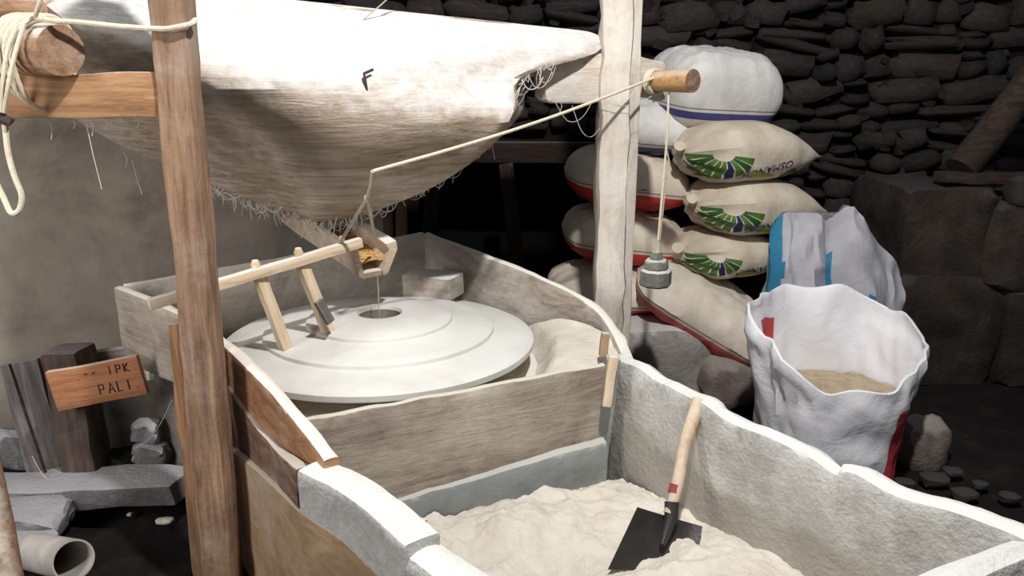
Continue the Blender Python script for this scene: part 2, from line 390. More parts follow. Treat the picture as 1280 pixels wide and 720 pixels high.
solid('mortar', OP0, OP1, YB + .05, YB + .3, OPZ, 3.2, 'mortar', wb)
solid('recess_back', OP0 - .2, OP1 + .2, YB + .9, YB + 1.0, -.1, OPZ + .2, 'shade_black', wb)
solid('recess_side', OP0 - .1, OP0, YB + .1, YB + .95, -.1, OPZ + .2, 'shade_black', wb)
solid('recess_side', OP1, OP1 + .1, YB + .1, YB + .95, -.1, OPZ + .2, 'shade_black', wb)
solid('recess_top', OP0, OP1, YB + .1, YB + .95, OPZ, OPZ + .1, 'shade_black', wb)
board('lintel', (OP0 - .25, YB - .01, OPZ + .06), (OP1 + .25, YB - .01, OPZ + .05), .13, .12, 'darkwood', wb)
variants = []
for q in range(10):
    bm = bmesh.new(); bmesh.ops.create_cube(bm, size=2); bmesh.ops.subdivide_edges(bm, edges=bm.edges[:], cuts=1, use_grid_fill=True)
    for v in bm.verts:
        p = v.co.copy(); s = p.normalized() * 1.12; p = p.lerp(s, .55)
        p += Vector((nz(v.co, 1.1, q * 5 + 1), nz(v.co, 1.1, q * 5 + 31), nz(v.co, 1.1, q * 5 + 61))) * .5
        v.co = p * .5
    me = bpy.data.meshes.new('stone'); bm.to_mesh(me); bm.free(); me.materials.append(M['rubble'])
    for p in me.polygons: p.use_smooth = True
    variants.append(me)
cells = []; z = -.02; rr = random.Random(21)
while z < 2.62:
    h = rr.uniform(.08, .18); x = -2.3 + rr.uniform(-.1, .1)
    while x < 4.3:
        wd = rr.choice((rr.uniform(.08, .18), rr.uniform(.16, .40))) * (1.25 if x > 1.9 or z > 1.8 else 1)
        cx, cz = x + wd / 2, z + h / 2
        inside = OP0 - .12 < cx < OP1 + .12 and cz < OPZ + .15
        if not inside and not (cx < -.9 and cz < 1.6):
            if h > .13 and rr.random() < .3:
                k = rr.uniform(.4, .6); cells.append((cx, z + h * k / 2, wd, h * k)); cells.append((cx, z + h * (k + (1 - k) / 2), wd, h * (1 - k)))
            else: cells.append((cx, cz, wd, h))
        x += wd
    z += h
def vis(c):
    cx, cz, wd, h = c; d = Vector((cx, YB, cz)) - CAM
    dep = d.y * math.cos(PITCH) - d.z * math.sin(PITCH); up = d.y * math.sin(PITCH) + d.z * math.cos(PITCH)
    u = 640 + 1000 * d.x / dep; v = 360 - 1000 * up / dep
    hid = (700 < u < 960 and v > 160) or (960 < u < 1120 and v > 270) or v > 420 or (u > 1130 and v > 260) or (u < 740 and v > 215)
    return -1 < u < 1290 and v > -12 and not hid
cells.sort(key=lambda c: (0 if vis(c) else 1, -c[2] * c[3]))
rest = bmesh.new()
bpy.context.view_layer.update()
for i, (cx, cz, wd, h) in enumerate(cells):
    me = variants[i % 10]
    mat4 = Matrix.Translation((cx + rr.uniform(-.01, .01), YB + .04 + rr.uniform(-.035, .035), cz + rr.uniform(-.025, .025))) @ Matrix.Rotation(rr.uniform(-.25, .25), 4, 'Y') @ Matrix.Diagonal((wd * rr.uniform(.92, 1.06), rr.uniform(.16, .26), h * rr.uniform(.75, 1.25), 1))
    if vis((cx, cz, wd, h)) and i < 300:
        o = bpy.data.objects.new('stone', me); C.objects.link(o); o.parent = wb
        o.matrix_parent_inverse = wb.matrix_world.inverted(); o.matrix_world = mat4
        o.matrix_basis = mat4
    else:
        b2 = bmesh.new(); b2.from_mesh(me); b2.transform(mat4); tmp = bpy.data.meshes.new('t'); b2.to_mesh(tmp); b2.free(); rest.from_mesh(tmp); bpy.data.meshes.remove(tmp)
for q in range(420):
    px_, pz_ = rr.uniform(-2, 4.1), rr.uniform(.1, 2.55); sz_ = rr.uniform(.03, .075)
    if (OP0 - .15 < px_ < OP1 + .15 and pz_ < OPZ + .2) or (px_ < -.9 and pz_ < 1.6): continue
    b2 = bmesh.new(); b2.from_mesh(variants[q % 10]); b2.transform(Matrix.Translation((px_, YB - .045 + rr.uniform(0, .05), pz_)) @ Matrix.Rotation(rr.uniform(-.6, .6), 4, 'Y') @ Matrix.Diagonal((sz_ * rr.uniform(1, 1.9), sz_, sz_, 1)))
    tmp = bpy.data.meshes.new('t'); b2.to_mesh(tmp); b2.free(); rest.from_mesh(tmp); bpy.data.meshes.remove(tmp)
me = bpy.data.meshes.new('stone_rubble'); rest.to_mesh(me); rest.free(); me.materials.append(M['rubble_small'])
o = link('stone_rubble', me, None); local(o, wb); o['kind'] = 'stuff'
# low plastered partition behind the mill, to the left
W0, W1 = Vector((-3.2, 2.95)), Vector((-.62, 4.0))
path = [(W0.x + (W1.x - W0.x) * k / 24, W0.y + (W1.y - W0.y) * k / 24, 1.86, -.05) for k in range(25)]
tag(strip('wall_left', path, .22, 'plaster', nh=16, n=1, amp=.018, fr=2.6, side=1, sm=False), 'smoke stained grey plaster wall behind the mill', None, kind='structure')
solid('wall_right', 4.3, 4.5, -1, YB + .2, -.1, 3.2, 'mortar', kind='structure')
# ------------------------------------------------------------------ milling tub: boards around the stones
CX, CY = -.518, 3.0; ZS = .70
tub = tag(empty('milling_tub', (CX, CY, 0)), 'flour dusted wooden tub of boards around the big millstone', 'mill tub')
pr = [(P(530, 292, .95), .95), (P(610, 322, .90), .90), (P(690, 355, .83), .83), (P(735, 380, .77), .77), (P(762, 412, .725), .725), (P(777, 447, .70), .70)]
strip('curved_side_board', [(p.x, p.y, zt, .45) for p, zt in pr], .045, 'tub', tub, n=8, side=1, amp=.006, topamp=.004)
pb0 = P(155, 357, .87); pb1 = P(530, 292, .95)
strip('back_board', [(pb0.x + (pb1.x - pb0.x) * k / 8, pb0.y + (pb1.y - pb0.y) * k / 8, .87 + .08 * k / 8, .45) for k in range(9)], .04, 'tub', tub, n=3, side=1, amp=.004)
pl = [(P(155, 357, .87), .87), (P(200, 392, .85), .85)]
plm = Vector((-1.16, 2.78))
strip('end_board', [(pb0.x, pb0.y, .87, .56), (-1.37, 2.97, .865, .56), (-1.14, 2.765, .855, .58)], .04, 'tubfront', tub, n=4, side=-1, amp=.004)
pf0 = P(382, 526, .70); pf1 = P(757, 456, .70)
fd = Vector((pf1.x - pf0.x, pf1.y - pf0.y)).normalized()
strip('front_board', [(pf0.x - fd.x * .05 + (pf1.x - pf0.x + fd.x * .05) * k / 10, pf0.y - fd.y * .05 + (pf1.y - pf0.y + fd.y * .05) * k / 10, .70, .345 + .007 * k) for k in range(11)], .03, 'tubfront', tub, n=4, nh=8, side=1, amp=.005, topamp=.007)
strip('stone_sill', [(pf0.x - fd.x * .05 + (pf1.x - pf0.x + fd.x * .05) * k / 6 + .012, pf0.y - fd.y * .05 + (pf1.y - pf0.y) * k / 6 - .012, .355 + .0115 * k, .0) for k in range(7)], .12, 'binband', tub, n=3, side=1, amp=.008)
# left flank of the mill
a0, a1 = P(268, 424, .80), P(404, 575, .715)
strip('rounded_slab_plank', [(a0.x - .05, a0.y + .06, .80, .745), (a0.x + (a1.x - a0.x) * .15, a0.y + (a1.y - a0.y) * .15, .80, .66), (a0.x + (a1.x - a0.x) * .5, a0.y + (a1.y - a0.y) * .5, .785, .605), (a0.x + (a1.x - a0.x) * .8, a0.y + (a1.y - a0.y) * .8, .75, .64), (a1.x, a1.y, .715, .69)], .045, 'plank', tub, n=6, side=1, amp=.004)
lpx = [P(372, 588, .69), P(420, 612, .69), P(470, 650, .69), P(505, 682, .69), P(600, 772, .66), P(720, 880, .66)]
lp0 = lpx[0]
strip('lower_side_plank', [(a0.x - .04, a0.y + .05, .70, .40), (a0.x + (lp0.x - a0.x) * .5 + .012, a0.y + (lp0.y - a0.y) * .5 + .012, .625, .48), (lp0.x - .012, lp0.y + .03, .675, .555)], .03, 'plank_dark', tub, n=6, side=1, amp=.010)
fl = [(a0.x - .05, a0.y + .03, .41, 0), (a0.x + (lp0.x - a0.x) * .5, a0.y + (lp0.y - a0.y) * .5 - .004, .49, 0)] + [(p.x, p.y - .004, zt, 0) for p, zt in zip(lpx, (.565, .555, .54, .52, .50, .48))]
strip('side_panel', [tuple(x + (y - x) * k / 3 for x, y in zip(fl[i], fl[i + 1])) for i in range(len(fl) - 1) for k in range(3)] + [fl[-1]], .04, 'panel', tub, side=1, amp=.004, sm=False)
# plastered plinth under the tub
pts2 = [(-1.50, 3.12), (-.45, 3.76), (-.10, 3.48), (.17, 3.29), (.33, 3.17), (.40, 2.8), (pf1.x, pf1.y + .05), (pf0.x + .02, pf0.y + .07), (-.98, 2.66), (-1.12, 2.80)]
vs = []; fs = []; K = len(pts2)
for z, s in ((0, 1.02), (.25, 1.0), (.5, .99), (.57, .985)):
    for x, y in pts2: vs.append((CX + (x - CX) * s, CY + (y - CY) * s, z))
for j in range(3):
    for k in range(K): fs.append((j * K + k, j * K + (k + 1) % K, (j + 1) * K + (k + 1) % K, (j + 1) * K + k))
fs.append(tuple(range(3 * K, 4 * K)))
o = link('plinth', mesh('plinth', vs, fs), 'base', smooth=False); local(o, tub)
# flour lying in the tub
vs, fs = [], []; idx = {}
from mathutils.geometry import intersect_point_line
poly = [(-1.46, 3.12), (-.45, 3.76), (-.12, 3.47), (.16, 3.28), (.31, 3.16), (.375, 3.0), (.40, 2.79), (pf1.x + .03, pf1.y + .04), (pf0.x + .0, pf0.y + .022), (-.98, 2.68), (-1.14, 2.80)]
def reach(an):
    d = Vector((math.cos(an), math.sin(an))); best = 9; n = len(poly)
    for i in range(n):
        a = Vector(poly[i]) - Vector((CX, CY)); b = Vector(poly[(i + 1) % n]) - Vector((CX, CY)); e = b - a
        den = d.x * e.y - d.y * e.x
        if abs(den) < 1e-9: continue
        t = (a.x * e.y - a.y * e.x) / den; q = (a.x * d.y - a.y * d.x) / den
        if t > 0 and -1e-6 <= q <= 1 + 1e-6: best = min(best, t)
    return best
SG, NR = 240, 16
for j in range(NR + 1):
    for i in range(SG):
        an = 2 * math.pi * i / SG; r1_ = reach(an) + .012; r = .5 + (max(r1_, .52) - .5) * j / NR
        x, y = CX + r * math.cos(an), CY + r * math.sin(an)
        k = max(0, min(1, (x + .06) / .30)); k = k * k * (3 - 2 * k); edge = max(0, 1 - (r1_ - r) / .09)
        vs.append((x, y, .575 + .108 * k * max(0, min(1, (r - .62) / .07)) + .012 * edge ** 2 * (1 if y > 2.95 else 0) + .006 * nz((x, y, 0), 9) + .003 * nz((x, y, 0), 30)))
for j in range(NR):
    for i in range(SG): a = j * SG + i; b = j * SG + (i + 1) % SG; fs.append((a, b, b + SG, a + SG))
o = link('settled_flour', mesh('settled_flour', vs, fs), 'flour'); local(o, tub); o['kind'] = 'stuff'
# shelf block in the back corner of the tub
board('corner_block', P(512, 352, .79), P(572, 358, .79), .10, .14, 'tub', tub)
# ------------------------------------------------------------------ millstone
ms = tag(empty('millstone', (CX, CY, ZS)), 'large stepped round millstone white with flour', 'millstone')
R = .603
lathe('shaded_eye_wall', [(.0815, -.117), (.0815, .086)], 'stoneside', parent=ms, seg=48)  # darker stone here paints in the shade inside the eye
prof = [(.0822, .086), (.088, .099), (.10, .102), (.20, .094), (.276, .082), (.281, .078), (.283, .067), (.289, .0645), (.40, .050), (.438, .043), (.444, .039), (.446, .026), (.452, .0235), (.55, .007), (.592, .000), (R, -.006), (R, -.026), (R - .004, -.030), (R - .016, -.031)]
lathe('runner_stone', prof, 'stone', parent=ms, seg=96, amp=.002)
lathe('runner_side', [(R - .017, -.031), (R - .018, -.05), (R - .018, -.115), (R - .02, -.118), (.3, -.118)], 'stoneside', parent=ms, seg=96, amp=.002)
lathe('bedstone', [(R - .02, -.119), (R + .015, -.121), (R + .018, -.2), (R - .01, -.21)], 'bedstone', parent=ms, seg=96, amp=.004)
lathe('iron_spindle', [(.001, -.085), (.02, -.085), (.025, -.09), (.025, -.117), (.001, -.117)], 'steel', parent=ms, seg=16)
# ------------------------------------------------------------------ flour bin in front
bn = tag(empty('flour_bin', (.3, 2.0, 0)), 'thick walled plastered flour bin in the foreground', 'flour bin')
rp = [P(766, 446, .70), P(800, 462, .70), P(842, 486, .70), P(880, 507, .71), P(905, 523, .695), P(950, 541, .70), P(1000, 566, .69), P(1040, 592, .68), P(1062, 590, .70), P(1120, 613, .70), P(1200, 643, .70), P(1282, 676, .70), P(1400, 722, .70)]
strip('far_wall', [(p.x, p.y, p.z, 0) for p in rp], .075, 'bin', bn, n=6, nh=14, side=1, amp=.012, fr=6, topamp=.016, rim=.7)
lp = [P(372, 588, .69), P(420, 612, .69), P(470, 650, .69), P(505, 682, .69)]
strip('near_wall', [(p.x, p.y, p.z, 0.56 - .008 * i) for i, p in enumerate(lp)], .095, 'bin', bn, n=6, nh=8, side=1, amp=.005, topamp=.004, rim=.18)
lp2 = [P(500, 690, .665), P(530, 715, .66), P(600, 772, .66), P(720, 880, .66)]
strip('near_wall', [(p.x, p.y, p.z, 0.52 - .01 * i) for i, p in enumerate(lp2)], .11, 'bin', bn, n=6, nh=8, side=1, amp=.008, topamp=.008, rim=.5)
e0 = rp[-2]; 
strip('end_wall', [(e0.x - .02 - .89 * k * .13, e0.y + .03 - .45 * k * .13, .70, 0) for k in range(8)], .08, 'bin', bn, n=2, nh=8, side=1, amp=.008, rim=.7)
q0, q1 = P(492, 668, .70), P(512, 658, .70)
board('broken_wood_edge', P(505, 677, .66), P(527, 658, .66), .05, .04, 'panel', bn, seed=4)
# rubble corner post inside bin, with the loose sticks wedged there
board('corner_stick', P(748, 590, Y=2.70), P(767, 446, Y=2.68), .05, .05, 'binband', bn, seed=2)
tag(board('wooden_wedge', P(754, 446, Y=2.72), P(757, 416, Y=2.73), .035, .03, 'panel', seed=5), 'short pale wooden wedge standing where tub meets bin', 'wedge')
tag(board('split_stick', P(757, 508, Y=2.62), P(767, 445, Y=2.64), .03, .034, 'stick', seed=6), 'floury split stick leaning in the corner of the flour bin', 'stick')
# flour heap
vs, fs = [], []; NX, NY = 130, 130
c00 = Vector((pf0.x + .02, pf0.y - .02)); c10 = Vector((pf1.x + .05, pf1.y - .01)); c01 = Vector((.05, 1.0)); c11 = Vector((1.22, 1.50))
for j in range(NY + 1):
    for i in range(NX + 1):
        a, b = i / NX, j / NY
        p = c00 * (1 - a) * (1 - b) + c10 * a * (1 - b) + c01 * (1 - a) * b + c11 * a * b
        x, y = p.x, p.y
        z = .285 + .05 * max(0, min(1, b * 2.2 - .1)) * (.4 + .6 * a)
        z += .055 * math.exp(-((x - .02) ** 2 / .03 + (y - 2.30) ** 2 / .02))
        z += .06 * math.exp(-((x - .66) ** 2 / .03 + (y - 1.85) ** 2 / .05))
        z += .030 * math.exp(-((x - .40) ** 2 / .02 + (y - 1.97) ** 2 / .002))
        z += .05 * max(0, nz((x, y, 0), 9, 11)) * max(0, 1 - b * 2.6) - .02 * max(0, 1 - b * 8)
        z -= .04 * math.exp(-((x - .12) ** 2 / .01 + (y - 2.05) ** 2 / .02))
        z += .035 * nz((x, y, 0), 4.5, 3) + .018 * nz((x, y, 0), 13, 5) + .008 * nz((x, y, 0), 38) + .004 * nz((x, y, 0), 90)
        vs.append((x, y, z))
for j in range(NY):
    for i in range(NX):
        a = j * (NX + 1) + i; fs.append((a, a + 1, a + NX + 2, a + NX + 1))
tag(link('flour_heap', mesh('flour_heap', vs, fs), 'flour'), 'heap of freshly ground cream flour in the foreground bin', 'flour', kind='stuff')
# ------------------------------------------------------------------ shovel
sh = empty('shovel', P(825, 690, .33)); tag(sh, 'small black flat shovel with wooden handle stuck in the flour', 'shovel')
hb = P(836, 642, Y=2.15); ht = P(872, 499, Y=2.34)
tube('handle', [hb.lerp(ht, k / 8) + Vector((.004 * math.sin(k), 0, 0)) for k in range(9)], [.017, .018, .019, .019, .019, .020, .021, .022, .019], 'handle', sh, 12)
tube('paint_mark', [hb.lerp(ht, .17), hb.lerp(ht, .24)], .0192, 'redpaint', sh, 12)
# blade: a bent plate with raised sides
tl, tr_, bl, br = P(797, 634, Y=2.13), P(878, 658, Y=2.18), P(760, 712, Y=2.00), P(868, 712, Y=2.06)
vs, fs = [], []; nb = 10
for side in (0, 1):
    for j in range(nb + 1):
        for i in range(nb + 1):
            a, b = i / nb, j / nb
            p = tl.lerp(tr_, a).lerp(bl.lerp(br, a), b)
            dish = -.030 * (abs(a - .5) * 2) ** 3 + .02
            p = p + Vector((-.1, -.55, .35)).normalized() * (-dish) + Vector((0, .004, -.002)) * side
            vs.append(p)
NN = (nb + 1) ** 2
for s in (0, 1):
    for j in range(nb):
        for i in range(nb):
            a = s * NN + j * (nb + 1) + i; f = (a, a + 1, a + nb + 2, a + nb + 1); fs.append(f if s == 0 else f[::-1])
rimi = [i for i in range(nb + 1)] + [j * (nb + 1) + nb for j in range(1, nb + 1)] + [nb * (nb + 1) + i for i in range(nb - 1, -1, -1)] + [j * (nb + 1) for j in range(nb - 1, 0, -1)]
for k in range(len(rimi)):
    a, b = rimi[k], rimi[(k + 1) % len(rimi)]; fs.append((a, b, b + NN, a + NN))
o = link('blade', mesh('blade', vs, fs), 'steel'); local(o, sh)
sb = tl.lerp(tr_, .5)
tube('socket', [hb.lerp(ht, .10), sb + Vector((0, -.01, .0)), tl.lerp(tr_, .5).lerp(bl.lerp(br, .5), .5) + Vector((0, -.012, 0))], [.022, .021, .008], 'steel', sh, 12)
# ------------------------------------------------------------------ posts and beams
pp = [(203 + 22, -30), (222, 60), (237, 200), (247, 330), (258, 450), (268, 560), (280, 720)]
YP = 2.38
px = P(218, 0, Y=YP).x; pxb = P(272, 640, Y=YP).x
tall = tag(empty('support_post', (pxb, YP, 0)), 'tall brown wooden post left of the mill with rope tied round it', 'post')
board('post', (pxb - .005, YP, -.02), (px + .0, YP, 2.35), .115, .10, 'post', tall, n=30, jit=.007, bev=.014, seed=11)
# rougher split base on the same post
board('split_base', (pxb - .075, YP + .04, -.02), (pxb - .095, YP + .085, .925), .06, .07, 'beam', tall, n=10, jit=.012, taper=.8, seed=5)
XR, YR = .435, 3.5
rp_ = tag(empty('crossbar_post', (XR, YR, 0)), 'pale flour whitened wooden post in front of the sack pile', 'post')
board('post', (XR, YR, -.02), (XR - .005, YR, 2.5), .165, .13, 'post_pale', rp_, n=30, jit=.016, bev=.035, seed=31)
board('side_batten', (XR + .085, YR + .05, -.02), (XR + .082, YR + .04, 2.5), .05, .06, 'post_pale', rp_, n=14, jit=.01, bev=.012, seed=3)
cb0, cb1 = P(672, 97, Y=3.40), P(828, 96, Y=3.62)
tag(board('cross_beam', cb0, cb1, .17, .11, 'post_pale', n=10, jit=.022, bev=.03, seed=13), 'short thick floury beam passing through the post beside the hopper', 'beam')
pg = tag(empty('wooden_peg', P(812, 102, Y=3.5)), 'turned pale wooden peg sticking out right of the cross beam', 'peg')
g0, g1 = P(812, 102, Y=3.50), P(866, 101, Y=3.32)
tube('peg_body', [g0, g0.lerp(g1, .3), g0.lerp(g1, .7), g1], [.040, .042, .045, .047], 'peg', pg, 20)
tube('end_grain', [g0.lerp(g1, .99), g0.lerp(g1, 1.01)], .0465, 'post', pg, 20)
# left beam and the log on it
bl0, bl1 = P(-60, 120, Y=2.36), P(212, 119, Y=2.39)
tag(board('cross_beam', bl0, bl1, .125, .09, 'beam', n=14, jit=.006, bev=.008, seed=9), 'orange brown squared beam joining the tall post at left', 'beam')
lg = tag(empty('round_log', P(70, 62, Y=2.3)), 'round log end with rope coiled about it', 'log')
l0, l1 = P(-80, 52, Y=2.62), P(76, 63, Y=2.27)
tube('log_body', [l0.lerp(l1, k / 8) for k in range(9)], [.078, .079, .08, .078, .08, .079, .077, .076, .068], 'log', lg, 20, .06)
tag(tube('roof_pole', [P(-90, -8, Y=2.7), P(0, 8, Y=2.75), P(78, 14, Y=2.8)], [.06, .06, .05], 'log', None, 14, .08), 'knobbly brown pole at the top left behind the log', 'pole')
# ------------------------------------------------------------------ hopper
hp = tag(empty('grain_hopper', P(400, 278, Y=3.1)), 'massive carved wooden grain hopper hanging over the millstone', 'hopper')
FL = [P(30, -30, Y=2.86), P(76, 22, Y=2.70), P(205, 94, Y=2.64), P(322, 180, Y=2.78), P(368, 240, Y=2.94), P(392, 276, Y=3.04)]
FR = [P(745, 44, Y=3.50), P(745, 66, Y=3.42), P(650, 98, Y=3.16), P(636, 152, Y=2.98), P(552, 228, Y=3.03), P(436, 276, Y=3.10)]
BL_ = [P(-40, 0, Y=3.30), P(30, 70, Y=3.34), P(80, 140, Y=3.38), P(245, 228, Y=3.34), P(330, 262, Y=3.30), P(392, 280, Y=3.24)]
BR_ = [f + Vector((.03, d, .0)) for f, d in zip(FR, (.42, .42, .42, .38, .28, .16))]
bul = [.02, .15, .25, .22, .10, .01]
rings = []
for k in range(6):
    ring = []
    nf = 9
    for i in range(nf):
        t = i / (nf - 1); p = FL[k].lerp(FR[k], t); p = p + Vector((0, -bul[k] * math.sin(math.pi * min(1, t * 1.05) ** .8) * (1 - .3 * t), 0))
        if k == 0: p.z += .0
        ring.append(p)
    ring += [FR[k].lerp(BR_[k], .33), FR[k].lerp(BR_[k], .66)]
    for i in range(6): ring.append(BR_[k].lerp(BL_[k], i / 5))
    ring += [BL_[k].lerp(FL[k], .33), BL_[k].lerp(FL[k], .66)]
    rings.append(ring)
# recessed top (the open mouth), then the outside
cen = sum((p for p in rings[0]), Vector()) / len(rings[0])
inner = [p.lerp(cen, .10) for p in rings[0]]; inner2 = [p.lerp(cen, .16) - Vector((0, 0, .15)) for p in rings[0]]
allr = [inner2, inner] + rings
# a finer loft by Catmull-Rom down each column
cols = []
K = len(rings[0])
for k in range(K):
    cols.append(smoothpts([tuple(r[k]) for r in allr], 5))
vs, fs = [], []; H = len(cols[0])
for h in range(H):
    loop = [cols[k][h] for k in range(K)]
    lo = []
    for k in range(K):
        p0, p1, p2, p3 = (Vector(loop[(k + q) % K]) for q in (-1, 0, 1, 2))
        for s in range(4):
            t = s / 4
            cr = .5 * ((2 * p1) + (p2 - p0) * t + (2 * p0 - 5 * p1 + 4 * p2 - p3) * t * t + (-p0 + 3 * p1 - 3 * p2 + p3) * t ** 3)
            li = p1.lerp(p2, t); lo.append(li.lerp(cr, .8))
    for p in lo:
        dv = (p - Vector((p.x, 3.2, p.z))).normalized() if h > 8 else Vector((0, 0, 0))
        e = .012 * nz((p.x * .5, p.y, p.z * 2), 5, 3) + .006 * nz((p.x * .5, p.y, p.z * 3), 14, 6) + .022 * nz(p, 2.2, 9)
        vs.append(p + dv * e)
KK = K * 4
for h in range(H - 1):
    for k in range(KK):
        a = h * KK + k; b = h * KK + (k + 1) % KK; fs.append((a, b, b + KK, a + KK))
fs.append(tuple(range(KK))); fs.append(tuple((H - 1) * KK + k for k in range(KK)))
o = link('hopper_body', mesh('hopper_body', vs, fs), 'hopper'); local(o, hp)
ck = [P(245, 118, Y=2.44), P(330, 146, Y=2.5), P(450, 148, Y=2.6), P(600, 140, Y=2.9)]
# bent nail in the hopper's face
nl = P(457, 108, Y=2.56)
hbv = BVHTree.FromPolygons(vs, fs)
def onhop(u, v, out=.0):
    d_ = (P(u, v, Y=1.0) - CAM).normalized(); h_ = hbv.ray_cast(CAM, d_); return h_[0] - d_ * out
tube('bent_nail', [onhop(466, 87, .035), onhop(455, 92, .035), onhop(456, 97, .025), onhop(459, 117, -.01)], .005, 'wire', hp, 6)
# outlet chute boards under the hopper and the feeding shoe
A = P(372, 276, Y=3.42); B = Vector((-.535, 2.985, .965))
shoe = tag(empty('feeding_shoe', B), 'small wooden feeding trough spilling grain into the millstone eye', 'grain chute')
d = (B - A).normalized(); sd = Vector((d.y, -d.x, 0)).normalized(); 
if sd.x < 0: sd = -sd
upv = sd.cross(d).normalized()
if upv.z < 0: upv = -upv
def plate(name, prof, p0, p1, mat, parent, n=6, amp=.003):
    vs, fs = [], []; K = len(prof)
    for i in range(n + 1):
        c = p0.lerp(p1, i / n)
        for x, zz in prof:
            p = c + sd * x + upv * zz; e = amp * nz(p, 22); vs.append(p + Vector((e, e, e)))
    for i in range(n):
        for k in range(K): a = i * K + k; b = i * K + (k + 1) % K; fs.append((a, b, b + K, a + K))
    fs.append(tuple(range(K))); fs.append(tuple(n * K + k for k in range(K)))
    o = link(name, mesh(name, vs, fs), mat, smooth=False); local(o, parent); return o
plate('bottom', [(-.045, -.022), (.05, -.022), (.05, 0), (-.045, 0)], A, B, 'shoe', shoe)
plate('side', [(-.045, -.022), (-.06, -.01), (-.092, .10), (-.074, .105), (-.04, .0)], A, B, 'shoe', shoe)
plate('side', [(.045, -.022), (.065, -.012), (.100, .085), (.088, .118), (.048, .112), (.062, .085), (.040, 0)], A.lerp(B, .45), B + d * .01, 'stick', shoe)
vs, fs = [], []
for i in range(9):
    c = A.lerp(B, .5 + .49 * i / 8)
    for k in range(7):
        a = k / 6; x = -.052 + .108 * a; p = c + sd * x + upv * (.035 + .03 * (1 - i / 8) + .01 * math.sin(a * 3.1) + .006 * nz((i, k, 0), 1.7))
        vs.append(p)
for i in range(8):
    for k in range(6): a = i * 7 + k; fs.append((a, a + 1, a + 8, a + 7))
# individual kernels on the grain bed
vs2, fs2 = list(vs), list(fs); r3 = random.Random(4)
for q in range(420):
    i = r3.uniform(2, 8); a = r3.random(); c = A.lerp(B, .5 + .49 * i / 8)
    p = c + sd * (-.05 + .104 * a) + upv * (.037 + .03 * (1 - i / 8) + .01 * math.sin(a * 3.1) + r3.uniform(-.002, .004))
    dr = Vector((r3.uniform(-1, 1), r3.uniform(-1, 1), r3.uniform(-.4, .4))).normalized(); _, e1, e2 = frame(dr); b0_ = len(vs2)
    vs2 += [p + dr * .0055, p - dr * .0055, p + e1 * .0025, p - e1 * .0025, p + e2 * .0025, p - e2 * .0025]
    for t in ((0, 2, 4), (0, 4, 3), (0, 3, 5), (0, 5, 2), (1, 4, 2), (1, 3, 4), (1, 5, 3), (1, 2, 5)): fs2.append(tuple(b0_ + k for k in t))
me = bpy.data.meshes.new('wheat_grain'); me.from_pydata([tuple(v) for v in vs2], [], fs2)
o = link('wheat_grain', me, 'grain', smooth=False); local(o, shoe); o['kind'] = 'stuff'
# grain falling in a thin stream into the eye
vs2, fs2 = [], []
for q in range(60):
    t = q / 60; p = B + Vector((.02, -.012, -.005)) + Vector((r3.uniform(-.002, .002), r3.uniform(-.002, .002), -.18 * t - .01))
    b0_ = len(vs2)
    for s in ((.0015, 0, 0), (-.0015, 0, 0), (0, .0015, 0), (0, -.0015, 0), (0, 0, .004), (0, 0, -.004)): vs2.append(p + Vector(s))
    for t_ in ((4, 0, 2), (4, 2, 1), (4, 1, 3), (4, 3, 0), (5, 2, 0), (5, 1, 2), (5, 3, 1), (5, 0, 3)): fs2.append(tuple(b0_ + k for k in t_))
me = bpy.data.meshes.new('falling_grain'); me.from_pydata([tuple(v) for v in vs2], [], fs2)
o = link('falling_grain', me, 'grainpale', smooth=False); local(o, shoe); o['kind'] = 'stuff'
# ------------------------------------------------------------------ rattling frame resting on the stone
rf = tag(empty('shaker_frame', P(320, 345, Y=2.9)), 'pale stick frame with two legs resting on the turning millstone', 'shaker')
s0, s1 = P(186, 381, Y=2.475), P(452, 303, Y=2.90)
board('long_bar', s0, s1, .036, .036, 'stick', rf, n=10, jit=.003, bev=.005)
def onbar(u): 
    t = (u - 186) / (452 - 186); return s0.lerp(s1, t)
for ut, hb_ in ((312, P(361, 447, .712)), (367, P(414, 427, .745))):
    top = onbar(ut); dirv = (top - hb_).normalized()
    lgp = board('leg', hb_ + Vector((0, 0, .008)), top - Vector((.004, -.022, .0)), .040, .034, 'stick', rf, n=6, jit=.003, bev=.004, roll=math.radians(42))
    tube('leg_head', [top + Vector((0, 0, .0)), top + Vector((-.004, .004, .030)), top + Vector((-.004, .004, .045))], [.013, .017, .011], 'stick', rf, 10)
board('nailed_shim', P(397, 376, Y=2.728), P(413, 403, Y=2.738), .036, .016, 'greywood', rf, jit=.003, roll=math.radians(42))
# ------------------------------------------------------------------ ropes
K0 = P(466, 214, Y=2.60)
pk = P(818, 97, Y=3.44); r1 = [pk.lerp(K0, k / 5) - Vector((0, 0, .02 * math.sin(math.pi * k / 5))) for k in range(6)]
rope = tag(empty('pull_rope', K0), 'pale cord stretched from the peg down to the feeding trough', 'rope')
tube('taut_cord', smoothpts([tuple(p) for p in r1], 5), .006, 'rope', rope, 8)
k1 = P(459, 248, Y=2.68)
tube('hanger', [K0, K0.lerp(k1, .5) + Vector((.003, 0, 0)), k1], .007, 'ropegrey', rope, 8)
tube('hanger', [k1, P(445, 270, Y=2.76), P(424, 305, Y=2.85)], .006, 'ropegrey', rope, 8)
tube('hanger', [k1, P(464, 272, Y=2.80), P(468, 298, Y=2.94)], .006, 'ropegrey', rope, 8)
for k_ in (k1, P(427, 299, Y=2.855)): tube('knot', [k_ + Vector((-.004, 0, .012)), k_, k_ + Vector((.004, 0, -.012))], [.006, .013, .006], 'ropegrey', rope, 8)
gw = g0.lerp(g1, .10)
vs, fs = [], []
